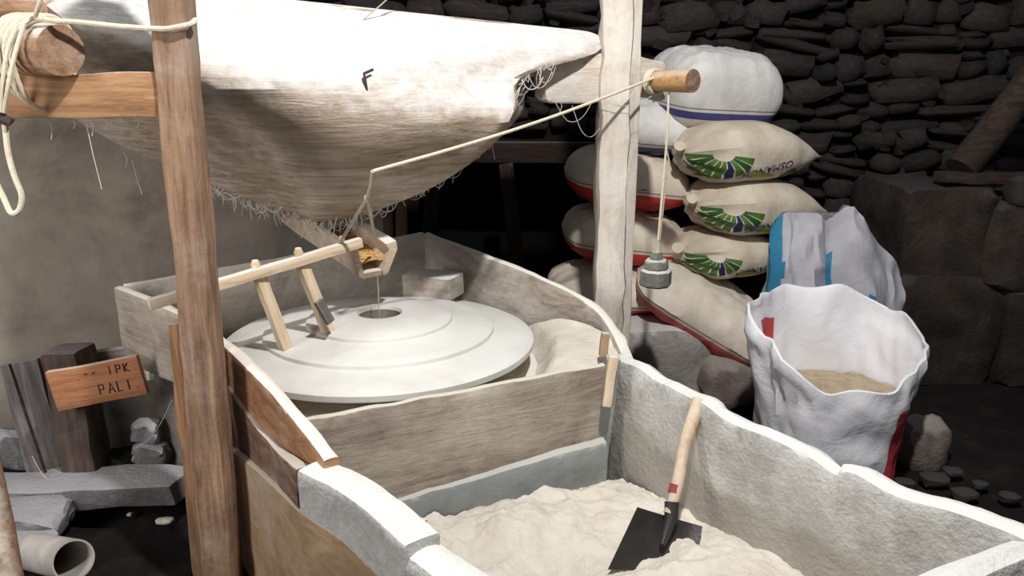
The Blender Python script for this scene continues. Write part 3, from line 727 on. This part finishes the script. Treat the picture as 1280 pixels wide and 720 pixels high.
for t in range(3):
    c = g0.lerp(g1, .05 + .05 * t); dd, e1, e2 = frame(g1 - g0)
    tube_data([c + (e1 * math.cos(a) + e2 * math.sin(a)) * .047 for a in [k * .3 for k in range(22)]], .006, 6, 0, vs, fs)
o = link('coil_round_peg', mesh('coil_round_peg', vs, fs), 'rope'); local(o, rope)
cwt = tag(empty('counterweight', P(819, 357, Y=3.36)), 'stepped grey iron counterweight hanging on a cord beneath the peg', 'weight')
wt = P(819, 357, Y=3.36); zb = wt.z
tube('hanging_cord', [P(836, 112, Y=3.40), P(834, 170, Y=3.40), P(828, 240, Y=3.38), P(822, 308, Y=3.36)], .005, 'rope', cwt, 8)
tube('hanging_cord', [P(830, 170, Y=3.41), P(836, 200, Y=3.40), P(831, 240, Y=3.385), P(825, 300, Y=3.37)], .0035, 'ropegrey', cwt, 6)
def tier(name, r0, r1_, z0, z1):
    o = lathe(name, [(r0 * .9, z0), (r0, z0 + .008), (r1_, z1 - .008), (r1_ * .86, z1), (.001, z1)], 'weight', seg=8, amp=.04); o.location = (wt.x, wt.y, 0); local(o, cwt)
tier('weight_tier', .070, .068, zb, zb + .075); tier('weight_tier', .054, .05, zb + .073, zb + .118); tier('weight_tier', .030, .024, zb + .116, zb + .15)
tube('eye_loop', [wt + Vector((0, 0, .14)), wt + Vector((.006, 0, .165)), P(822, 300, Y=3.36)], [.016, .012, .008], 'ropegrey', cwt, 8)
# rope coiled on the log, with the line to the post
rc = tag(empty('coiled_rope', P(40, 60, Y=2.3)), 'cream rope wound in loops round the log and tied to the post', 'rope')
dd, e1, e2 = frame(l1 - l0); Ll = (l1 - l0).length
vs, fs = [], []
for t in range(5):
    c = l0.lerp(l1, .70 + .045 * t); pts = []
    for k in range(25):
        a = 2 * math.pi * k / 24; sag = .03 + .012 * t
        pts.append(c + e1 * math.cos(a) * .089 + e2 * math.sin(a) * (.089) + Vector((0, 0, -sag * max(0, -math.sin(a)))) + dd * (.03 * math.sin(a) + .004 * math.sin(3 * a + t)))
    tube_data(pts, .0075, 7, 0, vs, fs)
o = link('loops', mesh('loops', vs, fs), 'rope'); local(o, rc)
tube('tied_line', smoothpts([tuple(p) for p in (P(46, 22, Y=2.24), P(70, 26, Y=2.24), P(100, 28, Y=2.27), P(150, 33, Y=2.31), P(198, 36, Y=2.318), P(215, 35, Y=2.312), P(238, 30, Y=2.318), P(244, 25, Y=2.36))], 5), .0075, 'rope', rc, 8)
tube('tail', smoothpts([tuple(p) for p in (P(44, 20, Y=2.22), P(50, 2, Y=2.2), P(60, -30, Y=2.2))], 4), .006, 'rope', rc, 8)
tube('hanging_strand', smoothpts([tuple(p) for p in (P(22, 30, Y=2.24), P(10, 60, Y=2.22), P(4, 100, Y=2.22), P(3, 140, Y=2.24))], 4), .006, 'rope', rc, 8)
tube('hanging_strand', smoothpts([tuple(p) for p in (P(30, 30, Y=2.23), P(18, 70, Y=2.21), P(10, 110, Y=2.21), P(6, 140, Y=2.24))], 4), .006, 'rope', rc, 8)
hl = tag(empty('hanging_loop', P(10, 150, Y=2.26)), 'loop of thick cream rope dangling below the left beam', 'rope')
tube('loop_cord', smoothpts([tuple(p) for p in (P(6, 152, Y=2.26), P(10, 190, Y=2.26), P(18, 220, Y=2.26), P(27, 244, Y=2.26), P(24, 262, Y=2.26), P(14, 266, Y=2.26), P(4, 246, Y=2.27), P(-10, 215, Y=2.28), P(-14, 185, Y=2.27), P(-4, 154, Y=2.26))], 5), .008, 'rope', hl, 8)
tube('knot', [P(-8, 150, Y=2.26), P(3, 148, Y=2.25), P(10, 152, Y=2.25), P(16, 150, Y=2.27)], [.008, .017, .015, .006], 'knot', hl, 8, .3)
# ------------------------------------------------------------------ left corner: stump, sign, boards, slabs, pipe
st = tag(empty('stump_post', P(105, 600, Y=2.95)), 'thick dark stump post carrying the lettered board', 'post')
board('stump', P(112, 604, Y=2.95), P(84, 434, Y=2.97), .15, .15, 'stump', st, n=12, jit=.012, bev=.03, seed=4)
sg = tag(empty('sign_board', P(122, 478, Y=2.84)), 'orange wooden board with hand lettering nailed to the stump post', 'sign')
sa, sb_ = P(66, 489, Y=2.82), P(179, 468, Y=2.86)
brd = board('plank', sa, sb_, .158, .028, 'sign', sg, n=10, jit=.003, bev=.004, seed=7)
STROKES = {'P': [[(0, 0), (.05, 1)], [(.05, 1), (.6, .9), (.55, .5), (.02, .45)]], 'K': [[(0, 0), (.05, 1)], [(.6, .95), (.05, .45), (.6, 0)]], 'I': [[(.2, 0), (.25, 1)]],
    'A': [[(0, 0), (.35, 1), (.65, 0)], [(.12, .35), (.55, .35)]], 'L': [[(.05, 1), (0, 0), (.5, .05)]], '-': [[(0, .5), (.4, .55)]], '.': [[(.1, 0), (.16, .05)]], ' ': []}
dx = (sb_ - sa).normalized(); nrm = dx.cross(Vector((0, 0, 1))).normalized(); dzv = nrm.cross(dx)
if dzv.z < 0: dzv = -dzv
if nrm.y > 0: nrm = -nrm
for body, u, v, hgt in (('.-- IPK', 96, 470, .034), ('PALI.', 123, 488, .040)):
    c = P(u, v, Y=2.82); t0 = (c - sa).dot(dx); h0 = (c - sa).dot(dzv); base = sa + dx * t0 + dzv * h0 + nrm * .0150
    x0 = 0
    for ch in body:
        vs, fs = [], []
        for st_ in STROKES[ch]: tube_data([base + dx * (x0 + px_ * hgt * .8) + dzv * (py_ * hgt - .5 * hgt) for px_, py_ in st_], .0022, 5, 0, vs, fs)
        if vs: local(link('letter', mesh('letter', vs, fs), 'ink'), sg)
        x0 += hgt * .85
tag(board('leaning_plank', P(66, 610, Y=3.0), P(24, 452, Y=3.05), .15, .03, 'greywood', n=8, jit=.005, roll=math.radians(80)), 'thin grey plank leaning on the plaster wall left of the stump', 'plank')
tag(board('cross_plank', P(60, 460, Y=3.07), P(182, 438, Y=3.12), .07, .04, 'greywood', n=8, jit=.005), 'grey horizontal rail behind the lettered board', 'plank')
tag(tube('thin_rod', [P(12, 455, Y=2.95), P(40, 540, Y=2.93), P(62, 606, Y=2.9)], .006, 'darkwood', None, 6), 'thin dark rod leaning beside the stump post', 'rod')
sl = tag(board('stone_sill', P(-60, 616, Y=2.88), P(233, 606, Y=2.80), .09, .20, 'slab', n=16, jit=.012, bev=.02, seed=3), 'long dusty grey stone sill crossing below the stump', 'stone sill')
tag(rock('step_stone', P(28, 648, Y=2.66), (.20, .12, .06), 'slab', seed=5, box=.8), 'broken flat grey stone step in front of the sill', 'stone')
tag(rock('step_stone', P(20, 682, Y=2.55), (.17, .10, .06), 'slab', seed=15, box=.8), 'low grey stone beside the plastic pipe', 'stone')
for i, (u, v, y, s, lab) in enumerate(((25, 560, 3.08, (.15, .07, .10), 'pale rounded stone at the foot of the plaster wall'), (62, 570, 3.12, (.07, .06, .07), 'small pale stone beside the stump at the wall foot'), (184, 538, 3.02, (.07, .06, .055), 'pale rounded stone in the dark gap beside the tub'), (190, 565, 3.0, (.08, .06, .05), 'lower grey stone in the dark gap beside the tub'))):
    tag(rock('wall_stone', P(u, v, Y=y), s, 'slab', seed=20 + i, box=.6), lab, 'stone')
tag(rock('stone_chip', P(206, 651, z=.025), (.04, .02, .014), 'flour', seed=2, box=.6, sub=2), 'white chip of stone on the black floor', 'stone chip')
tag(rock('stone_chip', P(162, 643, z=.02), (.012, .012, .008), 'flour', seed=3, box=.6, sub=2), 'tiny white crumb on the black floor below the sill', 'stone chip')
pc0, pc1 = P(45, 690, Y=2.52), P(92, 700, Y=2.30)
pv = empty('plastic_pipe', pc0); tag(pv, 'dirty white plastic pipe lying at the lower left', 'pipe')
vs, fs = [], []; sgm = 28; dd, e1, e2 = frame(pc1 - pc0); rO, rI = .066, .060
ring = [(0, rO), (.5, rO), (1, rO), (1, rI), (.5, rI), (0, rI)]
for t, r_ in ring:
    for k in range(sgm):
        a = 2 * math.pi * k / sgm; vs.append(pc0.lerp(pc1, t) + (e1 * math.cos(a) + e2 * math.sin(a)) * r_)
for j in range(6):
    for k in range(sgm): a = j * sgm + k; b = j * sgm + (k + 1) % sgm; j2 = ((j + 1) % 6) * sgm; fs.append((a, b, j2 + (k + 1) % sgm, j2 + k))
o = link('pipe_wall', mesh('pipe_wall', vs, fs), 'pvc'); local(o, pv)
tag(tube('leaning_pole', [P(-40, 470, Y=2.18), P(0, 660, Y=1.98), P(22, 790, Y=1.86)], [.035, .036, .038], 'post', None, 14, .08), 'round wooden pole leaning at the bottom left corner', 'pole')
# ------------------------------------------------------------------ things behind the hopper and in the dark opening
tag(board('upright_board', P(486, 300, Y=3.92), P(484, 200, Y=3.92), .045, .05, 'stump', n=6), 'narrow brown upright behind the hopper outlet', 'board')
tag(board('upright_board', P(502, 300, Y=3.95), P(502, 200, Y=3.95), .07, .05, 'plank_dark', n=6), 'wider brown upright board right of the narrow one behind the hopper', 'board')
tag(board('recess_post', P(650, 350, Y=5.0), P(632, 205, Y=5.05), .10, .09, 'darkwood', n=8, jit=.01), 'dark leaning post in the black opening of the back wall', 'post')
tag(board('recess_post', P(535, 330, Y=5.0), P(545, 205, Y=5.05), .12, .09, 'darkwood', n=8, jit=.01), 'dark upright post at the left side of the black opening', 'post')
# ------------------------------------------------------------------ bench and sacks
bench = tag(strip('sack_bench', [(.25, 3.86, .46, -.02), (.7, 3.85, .45, -.02), (.95, 3.85, .43, -.02), (1.10, 3.92, .38, -.02), (1.20, 4.1, .32, -.02)], .95, 'platform', n=6, nh=8, side=1, amp=.03, fr=3, rim=.12), 'low dusty stone bench under the pile of sacks', 'stone bench')
tag(rock('boulder', P(905, 474, Y=3.90), (.19, .16, .17), 'rock', seed=8, box=.35), 'rounded brown boulder against the front of the sack bench', 'boulder')
def pillow(name, L, Wd, H, loc, rot, mat, seed=0, nu=44, nv=30, wr=.012, corner=.35, sag=0.0, ex=2.6):
    vs, fs = [], []
    for s in (1, -1):
        for j in range(nv + 1):
            for i in range(nu + 1):
                u = -1 + 2 * i / nu; v = -1 + 2 * j / nv
                u = math.copysign(abs(u) ** .8, u); v = math.copysign(abs(v) ** .8, v)
                th = ((1 - abs(u) ** ex) * (1 - abs(v) ** ex))
                th = max(th, 0) ** .5
                x = u * L / 2 * (1 - .07 * (1 - abs(v) ** 2) * (abs(u) ** 3) * -1 - .05); y = v * Wd / 2 * (1 - .12 * abs(u) ** 4 + .0)
                x *= 1 - .10 * (abs(v) ** 4); 
                z = s * H / 2 * th
                if s < 0: z *= .85
                p = Vector((x, y, z))
                fold = wr * (nz((u * 2.2, v * 5, s), 1.6, seed) + .6 * nz((u * 6, v * 6, s), 1.5, seed + 4))
                fold += wr * .9 * math.sin(v * 16 + seed) * (abs(u) ** 5) + wr * .7 * math.sin(u * 20 + seed) * abs(v) ** 6
                p.z += fold * (th + .25) - sag * (u * u + v * v) * .5
                vs.append(p)
    n1 = (nu + 1) * (nv + 1)
    for s in (0, 1):
        for j in range(nv):
            for i in range(nu):
                a = s * n1 + j * (nu + 1) + i; f = (a, a + 1, a + nu + 2, a + nu + 1); fs.append(f if s == 0 else f[::-1])
    me = bpy.data.meshes.new(name); me.from_pydata([tuple(v) for v in vs], [], fs)
    bm = bmesh.new(); bm.from_mesh(me); bmesh.ops.remove_doubles(bm, verts=bm.verts, dist=.004); bmesh.ops.recalc_face_normals(bm, faces=bm.faces); bm.to_mesh(me); bm.free()
    o = link(name, me, mat); o.location = loc; o.rotation_euler = rot; return o
def tied(name, L, Wd, H, loc, rot, mat, seed=0, n=40, seg=44, neck=.12):
    """sack gathered and tied at its left end (local -X), flat seam at the right end"""
    vs, fs = [], []
    for i in range(n + 1):
        t = i / n
        if t < .30: q = max(0, t / .30); f = .16 + .84 * math.sin(q * math.pi / 2) ** .75
        else: f = 1
        tail = max(0, (t - .5) / .5)
        hh = H / 2 * f * (1 - tail ** 2.2 * .97); ww = Wd / 2 * f * (1 - .35 * tail ** 2)
        for k in range(seg):
            a = 2 * math.pi * k / seg; ca, sa_ = math.cos(a), math.sin(a)
            y = math.copysign(abs(ca) ** .8, ca) * ww; z = math.copysign(abs(sa_) ** .8, sa_) * hh
            rip = 1 + .09 * math.sin(a * 11 + seed) * max(0, 1 - t / .33) + .04 * nz((ca * 1.5, sa_ * 1.5, t * 5), 1.3, seed)
            vs.append(Vector((-L / 2 + L * t, y * rip, z * rip - .10 * H * tail ** 2 + (.0 if z > 0 else .0))))
    for i in range(n):
        for k in range(seg): a = i * seg + k; b = i * seg + (k + 1) % seg; fs.append((a, b, b + seg, a + seg))
    fs.append(tuple(range(seg))); fs.append(tuple(n * seg + k for k in range(seg)))
    o = link(name, mesh(name, vs, fs), mat); o.location = loc; o.rotation_euler = rot; return o
R_ = math.radians
GRP = 'sacks piled on the stone bench'
def C3(u, v, Y): return P(u, v, Y=Y)
# bottom layer
s_low = pillow('grain_sack', .80, .62, .34, C3(880, 384, 4.12), (R_(6), R_(30), R_(-8)), 'drape', 3, sag=.03)
tag(s_low, 'big cream sack with red hem slumping over the bench edge', 'sack', GRP)
s = pillow('grain_sack', .72, .55, .25, C3(768, 358, 4.30), (R_(8), R_(2), R_(6)), 'creamred', 9)
tag(s, 'low cream sack with red side just behind the pale post, lowest on the left', 'sack', GRP)
s = pillow('grain_sack', .66, .55, .31, C3(778, 294, 4.40), (R_(4), R_(6), R_(4)), 'creamred', 12, ex=3.4)
tag(s, 'cream and red sack behind the post, second from the bench', 'sack', GRP)
s = pillow('grain_sack', .66, .55, .33, C3(782, 224, 4.42), (R_(4), R_(8), R_(6)), 'creamred', 17, ex=3.4)
tag(s, 'cream and red sack behind the post, third from the bench', 'sack', GRP)
s = pillow('grain_sack', .50, .50, .30, C3(812, 160, 4.44), (R_(4), R_(4), R_(0)), 'whiteblue', 22)
tag(s, 'white sack with blue band half hidden by the hanging cord', 'sack', GRP)
s = pillow('grain_sack', .66, .54, .44, C3(890, 114, 4.42), (R_(8), R_(3), R_(18)), 'whiteblue', 27, ex=4.5, wr=.010)
tag(s, 'plump white sack with blue band on top of the pile', 'sack', GRP)
# tied rice sacks with printed fan and lettering
def prints(o, L, H, body, zc, xs, fan=(-.23, -.02), fr=.13, sz=.052):
    me = text_mesh(body, sz); v2 = [(xs - v.co.x * 1.15, zc - v.co.y + .18 * (-v.co.x)) for v in me.vertices]
    decal('lettering', o, v2, [tuple(p.vertices) for p in me.polygons], 'navy'); bpy.data.meshes.remove(me)
    cx, cz = fan; cnt = 9
    for k in range(cnt):
        a0 = R_(185 + 170 * k / cnt); a1 = R_(185 + 170 * (k + .78) / cnt); v2, f2 = [], []; nr = 8
        for i in range(nr + 1):
            r = fr * (.28 + .72 * i / nr)
            for j in range(4):
                a = a0 + (a1 - a0) * j / 3; v2.append((cx + r * math.cos(a), cz + r * .9 * math.sin(a)))
        for i in range(nr):
            for j in range(3): q = i * 4 + j; f2.append((q, q + 1, q + 5, q + 4))
        decal('printed_fan', o, v2, f2, ('green', 'navy', 'greendark')[(k * 2) % 3 if k % 2 else 0])
    v2, f2 = [], []
    for i in range(13):
        x = cx + fr * .95 + i * .013
        for j in range(4): v2.append((x, cz - fr * .55 - .045 + .045 * j / 3 * (1 - i / 13) + .0))
    for i in range(12):
        for j in range(3): q = i * 4 + j; f2.append((q, q + 1, q + 5, q + 4))
    decal('printed_lime_band', o, v2, f2, 'lime')
    dd0 = o
GR2 = 'printed rice sacks in the right of the pile'
t3 = tied('rice_sack', .62, .52, .25, C3(908, 312, 4.22), (R_(2), R_(0), R_(22)), 'cream', 4)
tag(t3, 'tied cream rice sack, lowest of the three with green fan print', 'sack', GR2)
t2 = tied('rice_sack', .74, .54, .30, C3(938, 254, 4.22), (R_(2), R_(1), R_(22)), 'cream', 8)
tag(t2, 'tied cream rice sack, middle of the three with green fan print', 'sack', GR2)
t1 = tied('rice_sack', .75, .54, .31, C3(926, 188, 4.22), (R_(2), R_(-1), R_(22)), 'cream', 2)
tag(t1, 'tied cream rice sack with green fan print, uppermost of the three', 'sack', GR2)
prints(t3, .62, .25, 'OSMANCIK', -.045, .03, (-.21, .03), .115)
prints(t2, .74, .30, 'OSMANCIK', -.06, -.04, (-.26, .02), .14)
prints(t1, .75, .31, 'OSMANCIK', -.06, -.03, (-.26, .02), .14)
v2 = []; f2 = []
for i in range(9):
    for j in range(5):
        x = -1 + 2 * i / 8; v2.append((.15 + .075 * x, -.115 + .045 * (1 - x * x) * j / 4))
for i in range(8):
    for j in range(4): q = i * 5 + j; f2.append((q, q + 1, q + 6, q + 5))
decal('printed_leaf', t1, v2, f2, 'greendark')
for o, L in ((t1, .75), (t2, .74), (t3, .62)):
    tw = tube('neck_twist', [(-L / 2 + .03, -.0, .02), (-L / 2 - .02, -.03, .03), (-L / 2 - .035, -.05, .05)], [.035, .022, .03], 'cream', None, 12, .25); tw.parent = o
# ------------------------------------------------------------------ open white bag and the film bag behind it
ob = tag(empty('open_bag', (1.36, 3.15, 0)), 'open white woven bag with red stripe standing beside the flour bin', 'bag')
BC = Vector((1.36, 3.18, 0)); seg = 96; nh = 34
def bag_pt(a, h, inset=0.0):
    """a: angle round the bag, 0 = right, -90 = toward the front; h: 0 floor .. 1 rim"""
    ca, sa_ = math.cos(a), math.sin(a)
    zr = .685 + .085 * max(0, sa_) ** 1.0 - .20 * max(0, -sa_) ** 1.4 - .02 * ca + .012 * math.sin(5 * a + 1) + .008 * math.sin(11 * a)
    rx = .285 + .07 * h ** 1.5 - inset; ry = .24 + .06 * h - inset
    lip = max(0, (h - .86) / .14); rx += .012 * math.sin(lip * 3.1)
    fold = .018 * math.sin(6 * a + 3 * h) * h - .035 * abs(nz((ca * 2.2 + h, sa_ * 2.2, h * 1.6), 1.7, 8)) + .022 * nz((ca * 1.6, sa_ * 1.6, h * 2.2), 1.6, 3) + .010 * nz((ca * 4, sa_ * 4, h * 3), 1.8, 6)
    k = 1 + fold * 2.4
    sq = lambda t: math.copysign(abs(t) ** .85, t)
    return BC + Vector((sq(ca) * rx * k, sq(sa_) * ry * k + .03 * h, zr * h + (.01 * math.sin(7 * a) if h > .95 else 0)))
vs, fs = [], []
prof = [(h / nh, 0) for h in range(nh + 1)] + [(1.008, .008)] + [((nh - h) / nh, .012) for h in range(nh - 8)]
for h, ins in prof:
    for k in range(seg):
        a = 2 * math.pi * k / seg; vs.append(bag_pt(a, h, ins))
for j in range(len(prof) - 1):
    for k in range(seg): a = j * seg + k; b = j * seg + (k + 1) % seg; fs.append((a, b, b + seg, a + seg))
fs.append(tuple(range(seg)))
me = mesh('bag_skin', vs, fs); me.materials.append(M['bag']); me.materials.append(M['bagred'])
for p in me.polygons:
    j, k = divmod(min(p.vertices), seg); h = prof[min(j, len(prof) - 1)][0]; deg = 360 * k / seg
    if len(p.vertices) == 4 and ((j <= nh and 298 < deg < 328 and .05 < h < .72) or (j > nh and 118 < deg < 146 and .66 < h < .88)): p.material_index = 1
o = link('bag_skin', me, None); local(o, ob)
vs, fs = [BC + Vector((0, .02, .43))], []
for k in range(seg): 
    a = 2 * math.pi * k / seg; q = bag_pt(a, .56, .02); vs.append(Vector((q.x, q.y, .385 + .01 * nz(q, 20))))
for k in range(seg): fs.append((0, 1 + k, 1 + (k + 1) % seg))
o = link('bran', mesh('bran', vs, fs), 'bran'); local(o, ob); o['kind'] = 'stuff'
fb = tag(empty('film_bag', (1.68, 3.98, 0)), 'crumpled milky plastic bag with blue stripes behind the open bag', 'bag')
def topz(x):   # x in -1..1 across the bag
    pts = [(-1, .98), (-.85, 1.035), (-.35, 1.03), (-.2, .98), (-.05, 1.06), (.1, 1.075), (.35, 1.0), (.6, .86), (.85, .78), (1, .70)]
    for (a, za), (b, zb_) in zip(pts, pts[1:]):
        if a <= x <= b: return za + (zb_ - za) * (x - a) / (b - a)
    return .7
seg, nh = 88, 36; vs, fs = [], []
FBX, FBY = P(1043, 330, Y=3.98).x, 3.98
for j in range(nh + 1):
    h = j / nh
    for k in range(seg):
        a = 2 * math.pi * k / seg; ca, sa_ = math.cos(a), math.sin(a)
        x = math.copysign(abs(ca) ** .75, ca); y = math.copysign(abs(sa_) ** .75, sa_)
        dep = .22 * (1 - .93 * max(0, (h - .45) / .55) ** 1.5) * (1 - .5 * math.exp(-((x + .2) / .12) ** 2))
        wx = .36 * (.94 + .06 * math.sin(h * 3))
        p = Vector((FBX + x * wx, FBY + y * dep, topz(x) * h))
        p.y += .06 * abs(nz((x * 2, h * 2.4, sa_), 1.7, 4)) + .05 * abs(nz((x * 3.4, h * 3.6, sa_ * .4), 1.5, 9)) - .05; p.x += .03 * nz((x * 3, h * 4, y), 1.5, 2)
        vs.append(p)
for j in range(nh):
    for k in range(seg): a = j * seg + k; b = j * seg + (k + 1) % seg; fs.append((a, b, b + seg, a + seg))
fs.append(tuple(range(seg))); fs.append(tuple(nh * seg + k for k in range(seg)))
me = mesh('bag_skin', vs, fs); me.materials.append(M['film']); me.materials.append(M['filmblue'])
for p in me.polygons:
    c = p.center; x = (c.x - FBX) / .36
    if len(p.vertices) == 4 and c.y < FBY - .01 and ((x < -.84 and c.z > .6) or (-.24 < x < -.10 and .6 < c.z < .84) or (.22 < x < .38 and .60 < c.z < .66) or x > .93): p.material_index = 1
o = link('bag_skin', me, None); local(o, fb)
# ------------------------------------------------------------------ right hand side: dark block, logs, stones
tag(rock('foot_stone', P(1152, 556, Y=3.35), (.13, .12, .17), 'rock', seed=31, box=.3), 'grey rounded stone leaning beside the open bag', 'stone')
for i, (u, v, s) in enumerate(((1190, 590, .05), (1168, 600, .07), (1225, 606, .04), (1130, 604, .05), (1262, 622, .05), (1205, 618, .06))):
    tag(rock('floor_stone', P(u, v, z=.015), (s, s * .8, s * .5), 'rockdark', seed=40 + i, box=.5, sub=2), ('small dark stone on the floor behind the larger rubble stone', 'largest dark rubble stone on the floor, right of the open bag', 'smallest dark pebble on the floor near the bin rim', 'dark stone tucked close beside the open bag on the floor', 'dark rubble stone on the floor farthest right by the bin', 'flat dark stone lying nearest the flour bin rim')[i], 'stone', 'rubble stones right of the flour bin')
blk = tag(empty('stone_pier', (2.75, 4.5, 0)), 'dark blocky stone pier at the right', 'stone pier')
bx0 = P(1118, 300, Y=4.3).x
def rough_block(name, x0, x1, y0, y1, z0, z1, parent, seed):
    bm = bmesh.new(); bmesh.ops.create_cube(bm, size=1); bmesh.ops.subdivide_edges(bm, edges=bm.edges[:], cuts=9, use_grid_fill=True)
    for v in bm.verts:
        n_ = v.co.normalized(); k = 1 - .05 * max(0, sum(abs(c) > .44 for c in v.co) - 1)
        p = Vector(((x0 + x1) / 2 + v.co.x * k * (x1 - x0), (y0 + y1) / 2 + v.co.y * k * (y1 - y0), (z0 + z1) / 2 + v.co.z * (k if k < .95 else 1) * (z1 - z0)))
        v.co = p + n_ * (.05 * nz(p, 2.6, seed) + .03 * nz(p, 7, seed + 4)) * (1 if abs(v.co.z) < .49 else .35)
    me = bpy.data.meshes.new(name); bm.to_mesh(me); bm.free(); o = link(name, me, 'rockdark'); local(o, parent)
rough_block('block', bx0, 2.75, 4.25, 4.95, -.02, .62, blk, 2); rough_block('block', bx0 + .02, 2.62, 4.26, 4.95, .60, 1.10, blk, 5)
rough_block('block', 2.60, 3.5, 4.2, 4.95, .55, 1.04, blk, 9); rough_block('block', 2.72, 3.6, 4.22, 4.95, -.02, .58, blk, 13)
lgA = tag(tube('leaning_log', [P(1200, 212, Y=4.45), P(1232, 175, Y=4.5), P(1275, 118, Y=4.6), P(1330, 50, Y=4.7)], [.085, .09, .09, .09], 'oldlog', None, 14, .12), 'dark log leaning on top of the stone pier', 'log')
tag(board('flat_timber', P(1175, 222, Y=4.4), P(1300, 222, Y=4.45), .06, .14, 'oldlog', n=8, jit=.012, bev=.015), 'dark timber lying flat on the stone pier', 'timber')
tag(rock('pier_stone', P(1276, 240, Y=4.28), (.09, .09, .10), 'rockdark', seed=77, box=.3), 'rounded grey stone on the pier at the right edge', 'stone')
# ------------------------------------------------------------------ cobwebs hanging off hopper and beams
vs, fs = [], []; r6 = random.Random(9)
edge = [P(265, 232, Y=3.30), P(300, 248, Y=3.28), P(340, 262, Y=3.2), P(390, 279, Y=3.12), P(440, 272, Y=3.08), P(520, 234, Y=3.1), P(590, 190, Y=3.1), P(630, 120, Y=3.12), P(690, 78, Y=3.2)]
for q in range(190):
    i = min(r6.random() ** 1.3 * 8, 7.99); k = int(i); p = edge[k].lerp(edge[k + 1], i - k) + Vector((0, r6.uniform(-.06, .02), .015)); L = r6.uniform(.02, .075)
    if r6.random() < .5: pts = [p, p + Vector((r6.uniform(-.01, .01), 0, -L * .5)), p + Vector((r6.uniform(-.015, .015), 0, -L))]
    else:
        w_ = r6.uniform(.03, .09); pts = smoothpts([tuple(p), tuple(p + Vector((w_ * .3, -.01, -L * .7))), tuple(p + Vector((w_ * .7, -.01, -L * .6))), tuple(p + Vector((w_, 0, .01)))], 4)
    tube_data(pts, r6.uniform(.0009, .0019), 4, 0, vs, fs)
for (u, v, y, l) in ((60, 148, 2.36, .06), (107, 150, 2.36, .20), (112, 148, 2.36, .05), (130, 148, 2.36, .03), (155, 190, 2.8, .05), (165, 200, 2.8, .12), (565, 200, 3.1, .09), (612, 160, 3.1, .12), (700, 125, 3.3, .05), (548, 215, 3.1, .07), (90, 148, 2.36, .03), (170, 147, 2.37, .03)):
    p = P(u, v, Y=y); tube_data([p, p + Vector((.008, 0, -l * .5)), p + Vector((.02 if l > .1 else .0, 0, -l))], .0013, 4, 0, vs, fs)
for (u0, v0, u1, v1, y, sg_) in ((690, 120, 745, 118, 3.36, .10), (715, 132, 750, 160, 3.36, .07), (250, 200, 300, 245, 3.1, .06), (600, 110, 660, 95, 3.1, .06), (170, 560, 215, 500, 2.75, .03), (40, 570, 62, 600, 2.85, .02), (745, 118, 815, 120, 3.38, .04)):
    a, b = P(u0, v0, Y=y), P(u1, v1, Y=y); tube_data(smoothpts([tuple(a), tuple(a.lerp(b, .35) - Vector((0, 0, sg_))), tuple(a.lerp(b, .7) - Vector((0, 0, sg_ * .9))), tuple(b)], 5), .0013, 4, 0, vs, fs)
tag(link('cobwebs', mesh('cobwebs', vs, fs), 'web'), 'floury cobweb strands hanging from hopper and beams', 'cobwebs', kind='stuff')
tag(tube('thin_wire', [onhop(452, 26, -.01), onhop(455, 24, .0) + Vector((.06, .02, .05)), onhop(455, 24, .0) + Vector((.15, .04, .13))], .0025, 'ropegrey', None, 5), 'thin wire rising from the hopper top', 'wire')
